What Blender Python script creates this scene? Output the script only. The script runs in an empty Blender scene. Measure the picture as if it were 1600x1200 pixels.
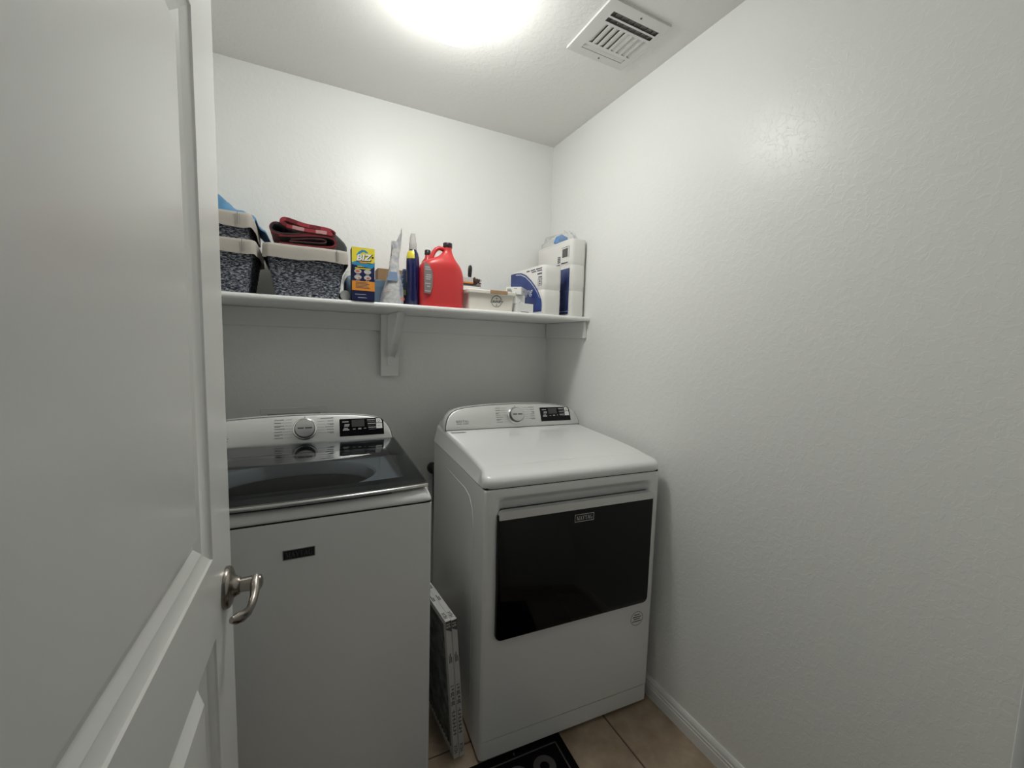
import bpy, bmesh, math, random
from mathutils import Vector, Matrix
C = bpy.context.scene.collection
SC = bpy.context.scene
PI = math.pi

# ------------------------------------------------------------ camera, world, exposure
CAM = (-1.21659, -2.07180, 1.37616)
YAW, PITCH, ROLL, F = 27.0752, 5.4536, 1.7487, 663.65
a, b, c = (math.radians(v) for v in (YAW, PITCH, ROLL))
fwd = Vector((math.sin(a)*math.cos(b), math.cos(a)*math.cos(b), -math.sin(b)))
rt = Vector((math.cos(a), -math.sin(a), 0)); up = rt.cross(fwd)
r2 = math.cos(c)*rt + math.sin(c)*up; u2 = -math.sin(c)*rt + math.cos(c)*up
cd = bpy.data.cameras.new('camera'); cam = bpy.data.objects.new('camera', cd); C.objects.link(cam)
cam.matrix_world = Matrix(((r2.x, u2.x, -fwd.x, CAM[0]), (r2.y, u2.y, -fwd.y, CAM[1]), (r2.z, u2.z, -fwd.z, CAM[2]), (0, 0, 0, 1)))
cd.sensor_width = 36; cd.lens = 36*F/1600; cd.shift_x = -12.73/1600; cd.shift_y = 4.29/1600
cd.clip_start = .02; cd.clip_end = 50
SC.camera = cam
w = bpy.data.worlds.new('world'); SC.world = w; w.use_nodes = True
w.node_tree.nodes['Background'].inputs[0].default_value = (.9, .95, 1, 1)
w.node_tree.nodes['Background'].inputs[1].default_value = .07
LAMP = 44.0
SC.view_settings.view_transform = 'Standard'; SC.view_settings.look = 'None'
SC.view_settings.exposure = 0.0; SC.view_settings.gamma = 1.0
SC.view_settings.use_curve_mapping = False

# ------------------------------------------------------------ materials
def nodes(name):
    m = bpy.data.materials.new(name); m.use_nodes = True
    nt = m.node_tree
    return m, nt, nt.nodes['Principled BSDF']
def pbr(name, col, rough=.5, metal=0., spec=.5, coat=0., bump=None, var=None, trans=0., alpha=1., sheen=0.):
    m, nt, p = nodes(name)
    p.inputs['Base Color'].default_value = (*col, 1); p.inputs['Roughness'].default_value = rough
    p.inputs['Metallic'].default_value = metal; p.inputs['Specular IOR Level'].default_value = spec
    p.inputs['Coat Weight'].default_value = coat; p.inputs['Transmission Weight'].default_value = trans
    p.inputs['Alpha'].default_value = alpha; p.inputs['Sheen Weight'].default_value = sheen
    if coat: p.inputs['Coat Roughness'].default_value = .08
    if var:      # (scale, second colour, amount)
        g = nt.nodes.new('ShaderNodeNewGeometry'); n = nt.nodes.new('ShaderNodeTexNoise')
        n.inputs['Scale'].default_value = var[0]; n.inputs['Detail'].default_value = 5
        nt.links.new(g.outputs['Position'], n.inputs['Vector'])
        r = nt.nodes.new('ShaderNodeMapRange'); r.inputs[1].default_value = .35; r.inputs[2].default_value = .65
        r.inputs[4].default_value = var[2]
        nt.links.new(n.outputs['Fac'], r.inputs[0])
        mx = nt.nodes.new('ShaderNodeMix'); mx.data_type = 'RGBA'
        mx.inputs['A'].default_value = (*col, 1); mx.inputs['B'].default_value = (*var[1], 1)
        nt.links.new(r.outputs[0], mx.inputs['Factor']); nt.links.new(mx.outputs['Result'], p.inputs['Base Color'])
    if bump:     # (scale, distance, strength)
        g = nt.nodes.new('ShaderNodeNewGeometry'); n = nt.nodes.new('ShaderNodeTexNoise')
        n.inputs['Scale'].default_value = bump[0]; n.inputs['Detail'].default_value = 4
        nt.links.new(g.outputs['Position'], n.inputs['Vector'])
        bp = nt.nodes.new('ShaderNodeBump'); bp.inputs['Distance'].default_value = bump[1]; bp.inputs['Strength'].default_value = bump[2]
        nt.links.new(n.outputs['Fac'], bp.inputs['Height']); nt.links.new(bp.outputs['Normal'], p.inputs['Normal'])
    return m
def wall_mat(name, col, rough, dist=.0011, scale=46, thr=(.49, .555)):
    """knockdown / skip-trowel plaster: flattened splatters over a fine roller stipple"""
    m, nt, p = nodes(name)
    p.inputs['Base Color'].default_value = (*col, 1); p.inputs['Roughness'].default_value = rough
    p.inputs['Specular IOR Level'].default_value = .34
    g = nt.nodes.new('ShaderNodeNewGeometry')
    n = nt.nodes.new('ShaderNodeTexNoise'); n.inputs['Scale'].default_value = scale; n.inputs['Detail'].default_value = 3.5
    n.inputs['Roughness'].default_value = .6; n.inputs['Distortion'].default_value = .5
    nt.links.new(g.outputs['Position'], n.inputs['Vector'])
    r = nt.nodes.new('ShaderNodeMapRange'); r.interpolation_type = 'SMOOTHSTEP'
    r.inputs[1].default_value = thr[0]; r.inputs[2].default_value = thr[1]
    nt.links.new(n.outputs['Fac'], r.inputs[0])
    n2 = nt.nodes.new('ShaderNodeTexNoise'); n2.inputs['Scale'].default_value = 160; n2.inputs['Detail'].default_value = 2
    nt.links.new(g.outputs['Position'], n2.inputs['Vector'])
    ad = nt.nodes.new('ShaderNodeMath'); ad.operation = 'MULTIPLY_ADD'; ad.inputs[1].default_value = .12
    nt.links.new(n2.outputs['Fac'], ad.inputs[0]); nt.links.new(r.outputs[0], ad.inputs[2])
    bp = nt.nodes.new('ShaderNodeBump'); bp.inputs['Distance'].default_value = dist; bp.inputs['Strength'].default_value = .25
    nt.links.new(ad.outputs[0], bp.inputs['Height']); nt.links.new(bp.outputs['Normal'], p.inputs['Normal'])
    return m
def emit(name, col, s):
    m = bpy.data.materials.new(name); m.use_nodes = True; nt = m.node_tree; nt.nodes.clear()
    e = nt.nodes.new('ShaderNodeEmission'); e.inputs[0].default_value = (*col, 1); e.inputs[1].default_value = s
    o = nt.nodes.new('ShaderNodeOutputMaterial'); nt.links.new(e.outputs[0], o.inputs[0]); return m
def tinted(name, col, rough=.03, ior=1.5, op=0., dcol=(.8, .8, .8)):
    """thin sheet of glass or film: tinted see-through plus a fresnel reflection (and optional milky part)"""
    m = bpy.data.materials.new(name); m.use_nodes = True; nt = m.node_tree; nt.nodes.clear()
    t = nt.nodes.new('ShaderNodeBsdfTransparent'); t.inputs[0].default_value = (*col, 1)
    gl = nt.nodes.new('ShaderNodeBsdfGlossy'); gl.inputs['Roughness'].default_value = rough
    fr = nt.nodes.new('ShaderNodeFresnel'); fr.inputs[0].default_value = ior
    mx = nt.nodes.new('ShaderNodeMixShader'); o = nt.nodes.new('ShaderNodeOutputMaterial')
    src = t.outputs[0]
    if op:
        d = nt.nodes.new('ShaderNodeBsdfDiffuse'); d.inputs[0].default_value = (*dcol, 1)
        m2 = nt.nodes.new('ShaderNodeMixShader'); m2.inputs[0].default_value = op
        nt.links.new(t.outputs[0], m2.inputs[1]); nt.links.new(d.outputs[0], m2.inputs[2]); src = m2.outputs[0]
    gm = nt.nodes.new('ShaderNodeNewGeometry'); sb = nt.nodes.new('ShaderNodeMath'); sb.operation = 'SUBTRACT'; sb.inputs[0].default_value = 1; nt.links.new(gm.outputs['Backfacing'], sb.inputs[1])
    ml = nt.nodes.new('ShaderNodeMath'); ml.operation = 'MULTIPLY'; nt.links.new(fr.outputs[0], ml.inputs[0]); nt.links.new(sb.outputs[0], ml.inputs[1])
    nt.links.new(ml.outputs[0], mx.inputs[0]); nt.links.new(src, mx.inputs[1]); nt.links.new(gl.outputs[0], mx.inputs[2])
    nt.links.new(mx.outputs[0], o.inputs[0]); return m
def tile_mat():
    m, nt, p = nodes('beige_stone_tile')
    g = nt.nodes.new('ShaderNodeNewGeometry'); oi = nt.nodes.new('ShaderNodeObjectInfo')
    n = nt.nodes.new('ShaderNodeTexNoise'); n.inputs['Scale'].default_value = 7; n.inputs['Detail'].default_value = 7; n.inputs['Roughness'].default_value = .62
    nt.links.new(g.outputs['Position'], n.inputs['Vector'])
    cr = nt.nodes.new('ShaderNodeValToRGB')
    e = cr.color_ramp.elements; e[0].position = .32; e[0].color = (.27, .195, .135, 1); e[1].position = .68; e[1].color = (.47, .37, .27, 1)
    nt.links.new(n.outputs['Fac'], cr.inputs[0])
    hs = nt.nodes.new('ShaderNodeHueSaturation')
    r = nt.nodes.new('ShaderNodeMapRange'); r.inputs[3].default_value = .88; r.inputs[4].default_value = 1.1
    nt.links.new(oi.outputs['Random'], r.inputs[0]); nt.links.new(r.outputs[0], hs.inputs['Value'])
    nt.links.new(cr.outputs[0], hs.inputs['Color']); nt.links.new(hs.outputs[0], p.inputs['Base Color'])
    p.inputs['Roughness'].default_value = .38; return m
def weave_mat():
    m, nt, p = nodes('grey_woven_strands')
    g = nt.nodes.new('ShaderNodeNewGeometry'); mp = nt.nodes.new('ShaderNodeMapping'); mp.inputs['Scale'].default_value = (.50, .50, 1.9)
    n = nt.nodes.new('ShaderNodeTexNoise'); n.inputs['Scale'].default_value = 200; n.inputs['Detail'].default_value = 3; n.inputs['Roughness'].default_value = .7
    nt.links.new(g.outputs['Position'], mp.inputs['Vector']); nt.links.new(mp.outputs[0], n.inputs['Vector'])
    cr = nt.nodes.new('ShaderNodeValToRGB'); e = cr.color_ramp.elements
    e[0].position = .42; e[0].color = (.012, .015, .024, 1); e[1].position = .60; e[1].color = (.50, .51, .54, 1)
    x = e.new(.51); x.color = (.07, .085, .125, 1)
    nt.links.new(n.outputs['Fac'], cr.inputs[0]); nt.links.new(cr.outputs[0], p.inputs['Base Color'])
    p.inputs['Roughness'].default_value = .75; return m
def plaid_mat():
    m, nt, p = nodes('red_buffalo_plaid')
    tc = nt.nodes.new('ShaderNodeUVMap'); sp = nt.nodes.new('ShaderNodeSeparateXYZ'); nt.links.new(tc.outputs[0], sp.inputs[0])
    def band(sock):
        k = nt.nodes.new('ShaderNodeMath'); k.operation = 'PINGPONG'; k.inputs[1].default_value = 1; nt.links.new(sock, k.inputs[0])
        g_ = nt.nodes.new('ShaderNodeMath'); g_.operation = 'GREATER_THAN'; g_.inputs[1].default_value = .5; nt.links.new(k.outputs[0], g_.inputs[0]); return g_.outputs[0]
    A, B = band(sp.outputs[0]), band(sp.outputs[1])
    ad = nt.nodes.new('ShaderNodeMath'); ad.operation = 'ADD'; nt.links.new(A, ad.inputs[0]); nt.links.new(B, ad.inputs[1])
    hf = nt.nodes.new('ShaderNodeMath'); hf.operation = 'MULTIPLY'; hf.inputs[1].default_value = .5; nt.links.new(ad.outputs[0], hf.inputs[0])
    cr = nt.nodes.new('ShaderNodeValToRGB'); cr.color_ramp.interpolation = 'CONSTANT'; e = cr.color_ramp.elements
    e[0].position = 0; e[0].color = (.16, .010, .016, 1); e[1].position = .75; e[1].color = (.52, .27, .27, 1)
    x = e.new(.3); x.color = (.30, .030, .042, 1)
    nt.links.new(hf.outputs[0], cr.inputs[0]); nt.links.new(cr.outputs[0], p.inputs['Base Color'])
    p.inputs['Roughness'].default_value = .9; p.inputs['Sheen Weight'].default_value = .2; return m
M = dict(
    wall=wall_mat('white_plaster_paint', (.895, .90, .875), .33),
    ceil=wall_mat('white_ceiling_paint', (.84, .835, .815), .5, dist=.0013),
    trim=pbr('white_trim_paint', (.84, .84, .82), .28),
    door=pbr('white_door_enamel', (.82, .82, .795), .26),
    grout=pbr('brown_grout', (.12, .085, .06), .9),
    tile=tile_mat(),
    enamel=pbr('white_appliance_enamel', (.85, .85, .84), .24, coat=.3),
    gap=pbr('dark_gap', (.02, .02, .02), .8),
    silver=pbr('brushed_silver', (.72, .72, .71), .40, metal=.95),
    chrome=pbr('chrome', (.78, .78, .77), .14, metal=1.),
    chromed=pbr('turned_chrome_face', (.62, .62, .62), .28, metal=1.),
    dgrey=pbr('dark_grey_metal', (.13, .13, .13), .35, metal=.6),
    blackglass=pbr('black_glass', (.003, .003, .004), .06, spec=.28),
    black=pbr('black_plastic', (.008, .008, .009), .38),
    display=pbr('grey_display', (.06, .06, .062), .2),
    lidframe=pbr('charcoal_lid_frame', (.018, .018, .019), .22),
    lidglass=tinted('smoked_lid_glass', (.72, .74, .76), .02, 1.38),
    tub=pbr('grey_tub_plastic', (.43, .445, .46), .45),
    drum=pbr('dark_steel_drum', (.045, .045, .05), .35, metal=.8),
    print=pbr('dark_print', (.10, .10, .10), .6),
    dialprint=pbr('grey_dial_print', (.17, .17, .165), .6), grip=pbr('dark_chrome_grip', (.42, .42, .41), .22, metal=1.),
    white=pbr('white_print', (.82, .82, .80), .5),
    greyprint=pbr('grey_print', (.38, .38, .38), .6),
    nickel=pbr('satin_nickel', (.34, .31, .28), .26, metal=1.),
    globe=emit('lit_opal_glass', (.985, 1, .955), LAMP),
    vent=pbr('white_vent_enamel', (.70, .70, .68), .4),
    duct=pbr('duct_shade', (.24, .23, .22), .8),
    weave=weave_mat(),
    liner=pbr('cream_cotton_liner', (.44, .40, .355), .9, bump=(220, .001, .4), sheen=.1),
    blue=pbr('light_blue_cloth', (.085, .23, .41), .9, sheen=.1, var=(22, (.12, .29, .48), .6)),
    plaid=plaid_mat(),
    sherpa=pbr('charcoal_red_lining', (.025, .022, .026), .95, sheen=.2),
    redhem=pbr('red_hem', (.26, .03, .035), .9),
    charcoal=pbr('charcoal_fleece', (.045, .045, .048), .95, sheen=.3, bump=(160, .003, .6)),
    red=pbr('red_plastic', (.60, .040, .042), .36),
    darkcap=pbr('dark_maroon_cap', (.018, .006, .012), .35),
    navy=pbr('navy_print', (.007, .011, .065), .35),
    yellow=pbr('yellow_print', (.80, .66, .05), .4),
    teal=pbr('teal_print', (.03, .26, .50), .4),
    orange=pbr('orange_print', (.82, .30, .03), .4),
    ovalred=pbr('red_oval_print', (.62, .13, .06), .4), oval2=pbr('pale_oval_print', (.55, .52, .50), .4),
    cobalt=pbr('cobalt_bottle', (.006, .010, .085), .15, coat=.4),
    cap=pbr('frosted_cap', (.62, .60, .58), .3, trans=.25),
    bag=pbr('milky_pouch', (.62, .60, .58), .22, var=(55, (.30, .32, .38), .7)),  # darker noise colour paints the shade of creases into the pouch
    pouchblue=pbr('pouch_blue_print', (.22, .30, .45), .4), pouchpink=pbr('pouch_pink_print', (.50, .36, .33), .4),
    card=pbr('brown_cardboard', (.30, .19, .095), .85, bump=(90, .0006, .4)),
    bin=tinted('clear_blue_bin', (.66, .76, .84), .08, 1.45, .45, (.30, .40, .50)),
    bluefill=pbr('pale_blue_fabric', (.20, .30, .40), .8),
    greycap=pbr('grey_lid', (.35, .35, .34), .45),
    cream=pbr('cream_plastic', (.80, .76, .69), .4),
    wood=pbr('light_wood_handle', (.42, .26, .14), .6),
    carton=pbr('white_carton', (.80, .80, .78), .5),
    paper=pbr('white_paper_roll', (.83, .81, .78), .55, bump=(120, .001, .3)),
    packblue=pbr('pack_blue_print', (.012, .032, .19), .35, var=(14, (.035, .095, .34), .7)),
    packnavy=pbr('pack_navy_print', (.010, .022, .14), .3, var=(18, (.10, .16, .32), .5)),
    film=tinted('clear_wrap_film', (.97, .97, .97), .12, 1.35, .10, (.85, .85, .85)),
    skyblue=pbr('sky_blue_print', (.10, .26, .58), .4),
    greylabel=pbr('grey_label', (.23, .20, .20), .4),
    brush=pbr('brown_bristle', (.07, .045, .03), .9),
    striped=pbr('pale_ferrule', (.62, .58, .58), .4),
    limeprint=pbr('lime_print', (.42, .48, .12), .4), amber=tinted('blue_clear_bottle', (.35, .48, .66), .06, 1.45, .35, (.10, .16, .30)),
    filtermesh=pbr('grey_filter_pleats', (.26, .27, .26), .95, bump=(70, .004, .5), var=(26, (.10, .11, .10), .9)),
    filterframe=pbr('white_filter_board', (.66, .65, .63), .7),
    mat=pbr('black_rubber_mat', (.003, .003, .0035), .95, spec=.1),
    matprint=pbr('grey_mat_print', (.085, .08, .08), .95, spec=.1),
    screw=pbr('screw_dark', (.16, .16, .15), .4, metal=.6),
)

# ------------------------------------------------------------ helpers
def tag(o, label=None, cat=None, group=None, kind=None):
    if label: o['label'] = label
    if cat: o['category'] = cat
    if group: o['group'] = group
    if kind: o['kind'] = kind
    return o
def thing(name, label, cat, loc=(0, 0, 0), rz=0., group=None):
    o = bpy.data.objects.new(name, None); C.objects.link(o); o.empty_display_size = .05
    o.location = loc; o.rotation_euler = (0, 0, rz)
    return tag(o, label, cat, group)
def obj(name, bm, mat, parent=None, smooth=35, world=False, label=None):
    """link a bmesh as one object; world=True: the mesh was built in world space, parent is unrotated"""
    if world and parent is not None:
        off = Vector((0, 0, 0)); p = parent
        while p is not None: off += Vector(p.location); p = p.parent
        bmesh.ops.translate(bm, verts=bm.verts, vec=-off)
    bmesh.ops.recalc_face_normals(bm, faces=bm.faces)
    me = bpy.data.meshes.new(name); bm.to_mesh(me); bm.free()
    for m in (mat if isinstance(mat, (list, tuple)) else [mat]): me.materials.append(m)
    if smooth:
        for p in me.polygons: p.use_smooth = True
        me.set_sharp_from_angle(angle=math.radians(smooth))
    o = bpy.data.objects.new(name, me); C.objects.link(o)
    if parent is not None: o.parent = parent
    if label: o['label'] = label
    if parent is not None and name.split('_')[-1] in ('lettering', 'print', 'mark', 'border', 'bars', 'ovals', 'pictures', 'stitching', 'slogan', 'emblem', 'barcode'): o['kind'] = 'stuff'
    return o
def B(): return bmesh.new()
def box(bm, x0, x1, y0, y1, z0, z1, r=0., seg=2, mi=0):
    t = bmesh.new(); vs = [t.verts.new(p) for p in ((x0,y0,z0),(x1,y0,z0),(x1,y1,z0),(x0,y1,z0),(x0,y0,z1),(x1,y0,z1),(x1,y1,z1),(x0,y1,z1))]
    for f in ((0,3,2,1),(4,5,6,7),(0,1,5,4),(1,2,6,5),(2,3,7,6),(3,0,4,7)): t.faces.new([vs[i] for i in f])
    if r > 0: bmesh.ops.bevel(t, geom=t.edges[:], offset=r, segments=seg, profile=.5, affect='EDGES')
    merge(bm, t, mi); return bm
def merge(bm, t, mi=0, mat=None):
    if mat is not None: bmesh.ops.transform(t, matrix=mat, verts=t.verts)
    mp = {v: bm.verts.new(v.co) for v in t.verts}
    for f in t.faces:
        try: nf = bm.faces.new([mp[v] for v in f.verts]); nf.material_index = mi
        except ValueError: pass
    t.free()
def loft(bm, rings, cap0=True, cap1=True, closed=True, mi=0):
    R = [[bm.verts.new(p) for p in r] for r in rings]; n = len(R[0])
    for A, Bq in zip(R, R[1:]):
        for i in range(n if closed else n-1):
            j = (i+1) % n; f = bm.faces.new((A[i], A[j], Bq[j], Bq[i])); f.material_index = mi
    if cap0: bm.faces.new(R[0][::-1]).material_index = mi
    if cap1: bm.faces.new(R[-1]).material_index = mi
    return R
def rrect(x0, x1, y0, y1, r, n=4):
    P = []
    for cx, cy, s in ((x1-r, y1-r, 0), (x0+r, y1-r, 1), (x0+r, y0+r, 2), (x1-r, y0+r, 3)):
        for k in range(n+1):
            t = (s + k/n)*PI/2; P.append((cx + r*math.cos(t), cy + r*math.sin(t)))
    return P
def lathe(bm, prof, c, n=32, ax=None, mi=0):
    """prof: (radius, height); axis z unless a matrix is given"""
    rings = []
    for r, h in prof:
        ring = []
        for k in range(n):
            t = 2*PI*k/n; v = Vector((r*math.cos(t), r*math.sin(t), h))
            if ax is not None: v = ax @ v
            ring.append(v + Vector(c))
        rings.append(ring)
    loft(bm, rings, mi=mi)
def tube(bm, pts, rad, n=12, flat=None):
    pts = [Vector(p) for p in pts]; rings = []
    prev = None
    for i, p in enumerate(pts):
        t = (pts[min(i+1, len(pts)-1)] - pts[max(i-1, 0)]).normalized()
        if prev is None:
            u = t.orthogonal().normalized() if flat is None else (Vector(flat) - t*Vector(flat).dot(t)).normalized()
        else: u = (prev - t*prev.dot(t)).normalized()
        prev = u; v = t.cross(u); r = rad[i] if isinstance(rad, (list, tuple)) else rad
        ru, rv = r if isinstance(r, (list, tuple)) else (r, r)
        rings.append([p + u*ru*math.cos(2*PI*k/n) + v*rv*math.sin(2*PI*k/n) for k in range(n)])
    loft(bm, rings)
class Fr:
    """a flat frame: origin, x direction, y direction; used to print on a surface"""
    def __init__(s, o, x, y):
        s.o = Vector(o); s.x = Vector(x).normalized(); y = Vector(y); s.y = (y - s.x*y.dot(s.x)).normalized(); s.n = s.x.cross(s.y)
    def p(s, u, v, h=0.): return s.o + s.x*u + s.y*v + s.n*h
    def m(s, u=0., v=0., h=0., rot=0.):
        x = s.x*math.cos(rot) + s.y*math.sin(rot); y = s.y*math.cos(rot) - s.x*math.sin(rot); o = s.p(u, v, h)
        return Matrix(((x.x, y.x, s.n.x, o.x), (x.y, y.y, s.n.y, o.y), (x.z, y.z, s.n.z, o.z), (0, 0, 0, 1)))
def poly(bm, fr, pts, h0=0., t=.0005, mi=0):
    A = [bm.verts.new(fr.p(u, v, h0)) for u, v in pts]; D = [bm.verts.new(fr.p(u, v, h0+t)) for u, v in pts]; n = len(A)
    bm.faces.new(A[::-1]).material_index = mi; bm.faces.new(D).material_index = mi
    for i in range(n):
        j = (i+1) % n; bm.faces.new((A[i], A[j], D[j], D[i])).material_index = mi
def rect(bm, fr, u0, u1, v0, v1, h0=0., t=.0005, mi=0): poly(bm, fr, [(u0, v0), (u1, v0), (u1, v1), (u0, v1)], h0, t, mi)
def ell(cx, cy, rx, ry, n=24): return [(cx + rx*math.cos(2*PI*k/n), cy + ry*math.sin(2*PI*k/n)) for k in range(n)]
def annulus(bm, fr, cx, cy, r0, r1, h0=0., t=.0005, n=36, a0=0., a1=2*PI, mi=0):
    for k in range(n):
        p, q = a0 + (a1-a0)*k/n, a0 + (a1-a0)*(k+1)/n
        poly(bm, fr, [(cx+r0*math.cos(p), cy+r0*math.sin(p)), (cx+r1*math.cos(p), cy+r1*math.sin(p)), (cx+r1*math.cos(q), cy+r1*math.sin(q)), (cx+r0*math.cos(q), cy+r0*math.sin(q))], h0, t, mi)
def text_into(bm, s, fr, u, v, size, h=.0004, rot=0., bold=0., shear=0., sx=1., align='CENTER', mi=0):
    cu = bpy.data.curves.new('t', 'FONT'); cu.body = s; cu.size = size; cu.align_x = align; cu.align_y = 'CENTER'
    cu.extrude = .0003; cu.offset = bold; cu.shear = shear; cu.resolution_u = 2
    o = bpy.data.objects.new('t', cu); C.objects.link(o)
    dg = bpy.context.evaluated_depsgraph_get(); me = bpy.data.meshes.new_from_object(o.evaluated_get(dg))
    t = bmesh.new(); t.from_mesh(me)
    bpy.data.objects.remove(o); bpy.data.curves.remove(cu); bpy.data.meshes.remove(me)
    merge(bm, t, mi, fr.m(u, v, h, rot) @ Matrix.Diagonal((sx, 1, 1, 1)))
SER = {  # serif capitals: strokes (x0,y0,x1,y1,width) in a box one unit high
 'M': (1.15, [(.16,0,.16,1,.07),(.20,1,.58,.03,.17),(.58,.03,.95,1,.06),(.95,0,.95,1,.17),(.03,.03,.30,.03,0),(.80,.03,1.12,.03,0),(.03,.97,.25,.97,0),(.92,.97,1.12,.97,0)]),
 'A': (1.0, [(.14,0,.48,1,.07),(.50,1,.86,0,.18),(.25,.35,.74,.35,0),(.0,.03,.28,.03,0),(.70,.03,1.0,.03,0)]),
 'Y': (.95, [(.10,1,.46,.45,.18),(.84,1,.48,.45,.07),(.47,0,.47,.48,.17),(.0,.97,.28,.97,0),(.68,.97,.95,.97,0),(.32,.03,.62,.03,0)]),
 'T': (.85, [(.42,0,.42,1,.17),(.04,.96,.80,.96,0),(.06,.75,.06,1,.05),(.78,.75,.78,1,.05),(.28,.03,.57,.03,0)]),
 'G': (.95, []) }
def maytag(bm, fr, u0, u1, v0, v1, h=.0004, t=.0004, mi=0):
    tot = sum(SER[k][0] for k in 'MAYTAG') + .06*5; sc = (u1-u0)/tot; H = v1-v0; x = 0
    def st(x0, y0, x1, y1, wd):
        if wd == 0: poly(bm, fr, [(u0+x0*sc, v0+(y0-.035)*H), (u0+x1*sc, v0+(y0-.035)*H), (u0+x1*sc, v0+(y0+.035)*H), (u0+x0*sc, v0+(y0+.035)*H)], h, t, mi)
        else:
            q = wd/2; poly(bm, fr, [(u0+(x0-q)*sc, v0+y0*H), (u0+(x0+q)*sc, v0+y0*H), (u0+(x1+q)*sc, v0+y1*H), (u0+(x1-q)*sc, v0+y1*H)], h, t, mi)
    for k in 'MAYTAG':
        wd, ss = SER[k]
        for s in ss: st(x+s[0], s[1], x+s[2], s[3], s[4])
        if k == 'G':
            for i in range(14):
                p, q = math.radians(48 + i*(290/14)), math.radians(48 + (i+1)*(290/14)); W = lambda z: .07 + .12*max(0, -math.cos(z))
                f_ = lambda z, r: (u0 + (x + .45 + (.42-r)*math.cos(z))*sc, v0 + (.5 + (.5-r*.6)*math.sin(z))*H)
                poly(bm, fr, [f_(p, W(p)), f_(p, 0), f_(q, 0), f_(q, W(q))], h, t, mi)
            st(x+.80, .05, x+.80, .42, .16); st(x+.62, .42, x+.95, .42, 0)
        x += wd + .06
def grid(bm, P, closed_u=False, mi=0, uv=None):
    """P[i][j] of points -> faces"""
    V = [[bm.verts.new(p) for p in row] for row in P]; L = bm.loops.layers.uv.verify() if uv else None
    n, m = len(V), len(V[0])
    for i in range(n-1):
        for j in range(m if closed_u else m-1):
            k = (j+1) % m
            f = bm.faces.new((V[i][j], V[i][k], V[i+1][k], V[i+1][j])); f.material_index = mi
            if uv:
                for l, (p, q) in zip(f.loops, ((i, j), (i, k), (i+1, k), (i+1, j))): l[L].uv = uv(p, q)
    return V
def smooth(a0, a1, x):
    t = min(1, max(0, (x-a0)/(a1-a0))); return t*t*(3-2*t)
rnd = random.Random(7)

# ------------------------------------------------------------ the room
H = 2.445; XL = -1.63; YF = -1.970; YH = -2.085; JX0, JX1 = -1.405, -.612
def struct(name, bm, m, sm=0): return tag(obj(name, bm, m, None, sm), kind='structure')
floor = struct('floor', box(B(), XL-.1, .1, YH-.6, .1, -.06, -.004), M['grout'])
px, sx0, py, sy0 = .457, -.231, .457, -.803
tile_id = 0
xs = [sx0 + px*k for k in range(-5, 2)]; ys = [sy0 + py*k for k in range(-6, 4)]
for x in xs:
    for y in ys:
        x0, x1, y0, y1 = max(x+.003, XL), min(x+px-.003, 0), max(y+.003, YH-.5), min(y+py-.003, 0)
        if x1-x0 < .02 or y1-y0 < .02: continue
        o = obj('tile', box(B(), x0, x1, y0, y1, -.006, 0, .0015, 1), M['tile'], floor, 0)
struct('ceiling', box(B(), XL-.1, .1, YF-.115, .1, H, H+.08), M['ceil'])
struct('wall_back', box(B(), XL-.1, .1, 0, .1, 0, H), M['wall'])
struct('wall_right', box(B(), 0, .1, YF-.115, .1, 0, H), M['wall'])
struct('wall_left', box(B(), XL-.1, XL, YF-.115, .1, 0, H), M['wall'])
bm = B(); box(bm, JX1+.018, .1, YH, YF, 0, H); box(bm, XL-.1, JX0-.018, YH, YF, 0, H); box(bm, JX0-.018, JX1+.018, YH, YF, 2.06, H)
struct('wall_front', bm, M['wall'])
bm = B(); box(bm, JX1, JX1+.018, YH, YF, 0, 2.042, .002, 1); box(bm, JX0-.018, JX0, YH, YF, 0, 2.042, .002, 1); box(bm, JX0-.018, JX1+.018, YH, YF, 2.042, 2.06, .002, 1)
for (x0, x1, z0, z1) in ((JX1+.006, JX1+.063, 0, 2.105), (JX0-.063, JX0-.006, 0, 2.105), (JX0-.063, JX1+.063, 2.048, 2.105)):
    box(bm, x0, x1, YF, YF+.014, z0, z1, .004, 2)
struct('trim_1', bm, M['trim'], 30)
def baseboard(name, p0, p1, n):
    """moulded skirting from p0 to p1, n = direction into the room"""
    prof = [(0, 0), (.0135, 0), (.0135, .040), (.0115, .043), (.0125, .047), (.0125, .052), (.010, .055), (.011, .060), (.0095, .068), (.006, .0745), (.004, .077), (0, .077)]
    bm = B(); d = Vector(n)
    loft(bm, [[Vector(p) + d*t + Vector((0, 0, h)) for t, h in prof] for p in (p0, p1)])
    struct(name, bm, M['trim'], 25)
baseboard('baseboard_right', (0, YF, 0), (0, 0, 0), (-1, 0, 0))
baseboard('baseboard_back', (XL, 0, 0), (-.0135, 0, 0), (0, -1, 0))
baseboard('baseboard_left', (XL, YF, 0), (XL, -.0135, 0), (1, 0, 0))

# ------------------------------------------------------------ ceiling light
LX, LY = -.80, -.75
t = thing('ceiling_light', 'round flush ceiling light with glowing white opal glass bowl', 'light', (LX, LY, H))
bm = B(); lathe(bm, [(.075, 0), (.098, -.004), (.110, -.010), (.116, -.030), (.1185, -.056), (.1175, -.0595), (.09, -.060)], (0, 0, 0), 48)
obj('base', bm, M['vent'], t)
bm = B(); lathe(bm, [(.100, -.058), (.114, -.0598), (.1185, -.064), (.120, -.070)] + [(.120*math.cos(k*PI/2/14), -.068 - .078*math.sin(k*PI/2/14)) for k in range(1, 14)] + [(.002, -.146)], (0, 0, 0), 64)
obj('glass_bowl', bm, M['globe'], t)

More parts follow.
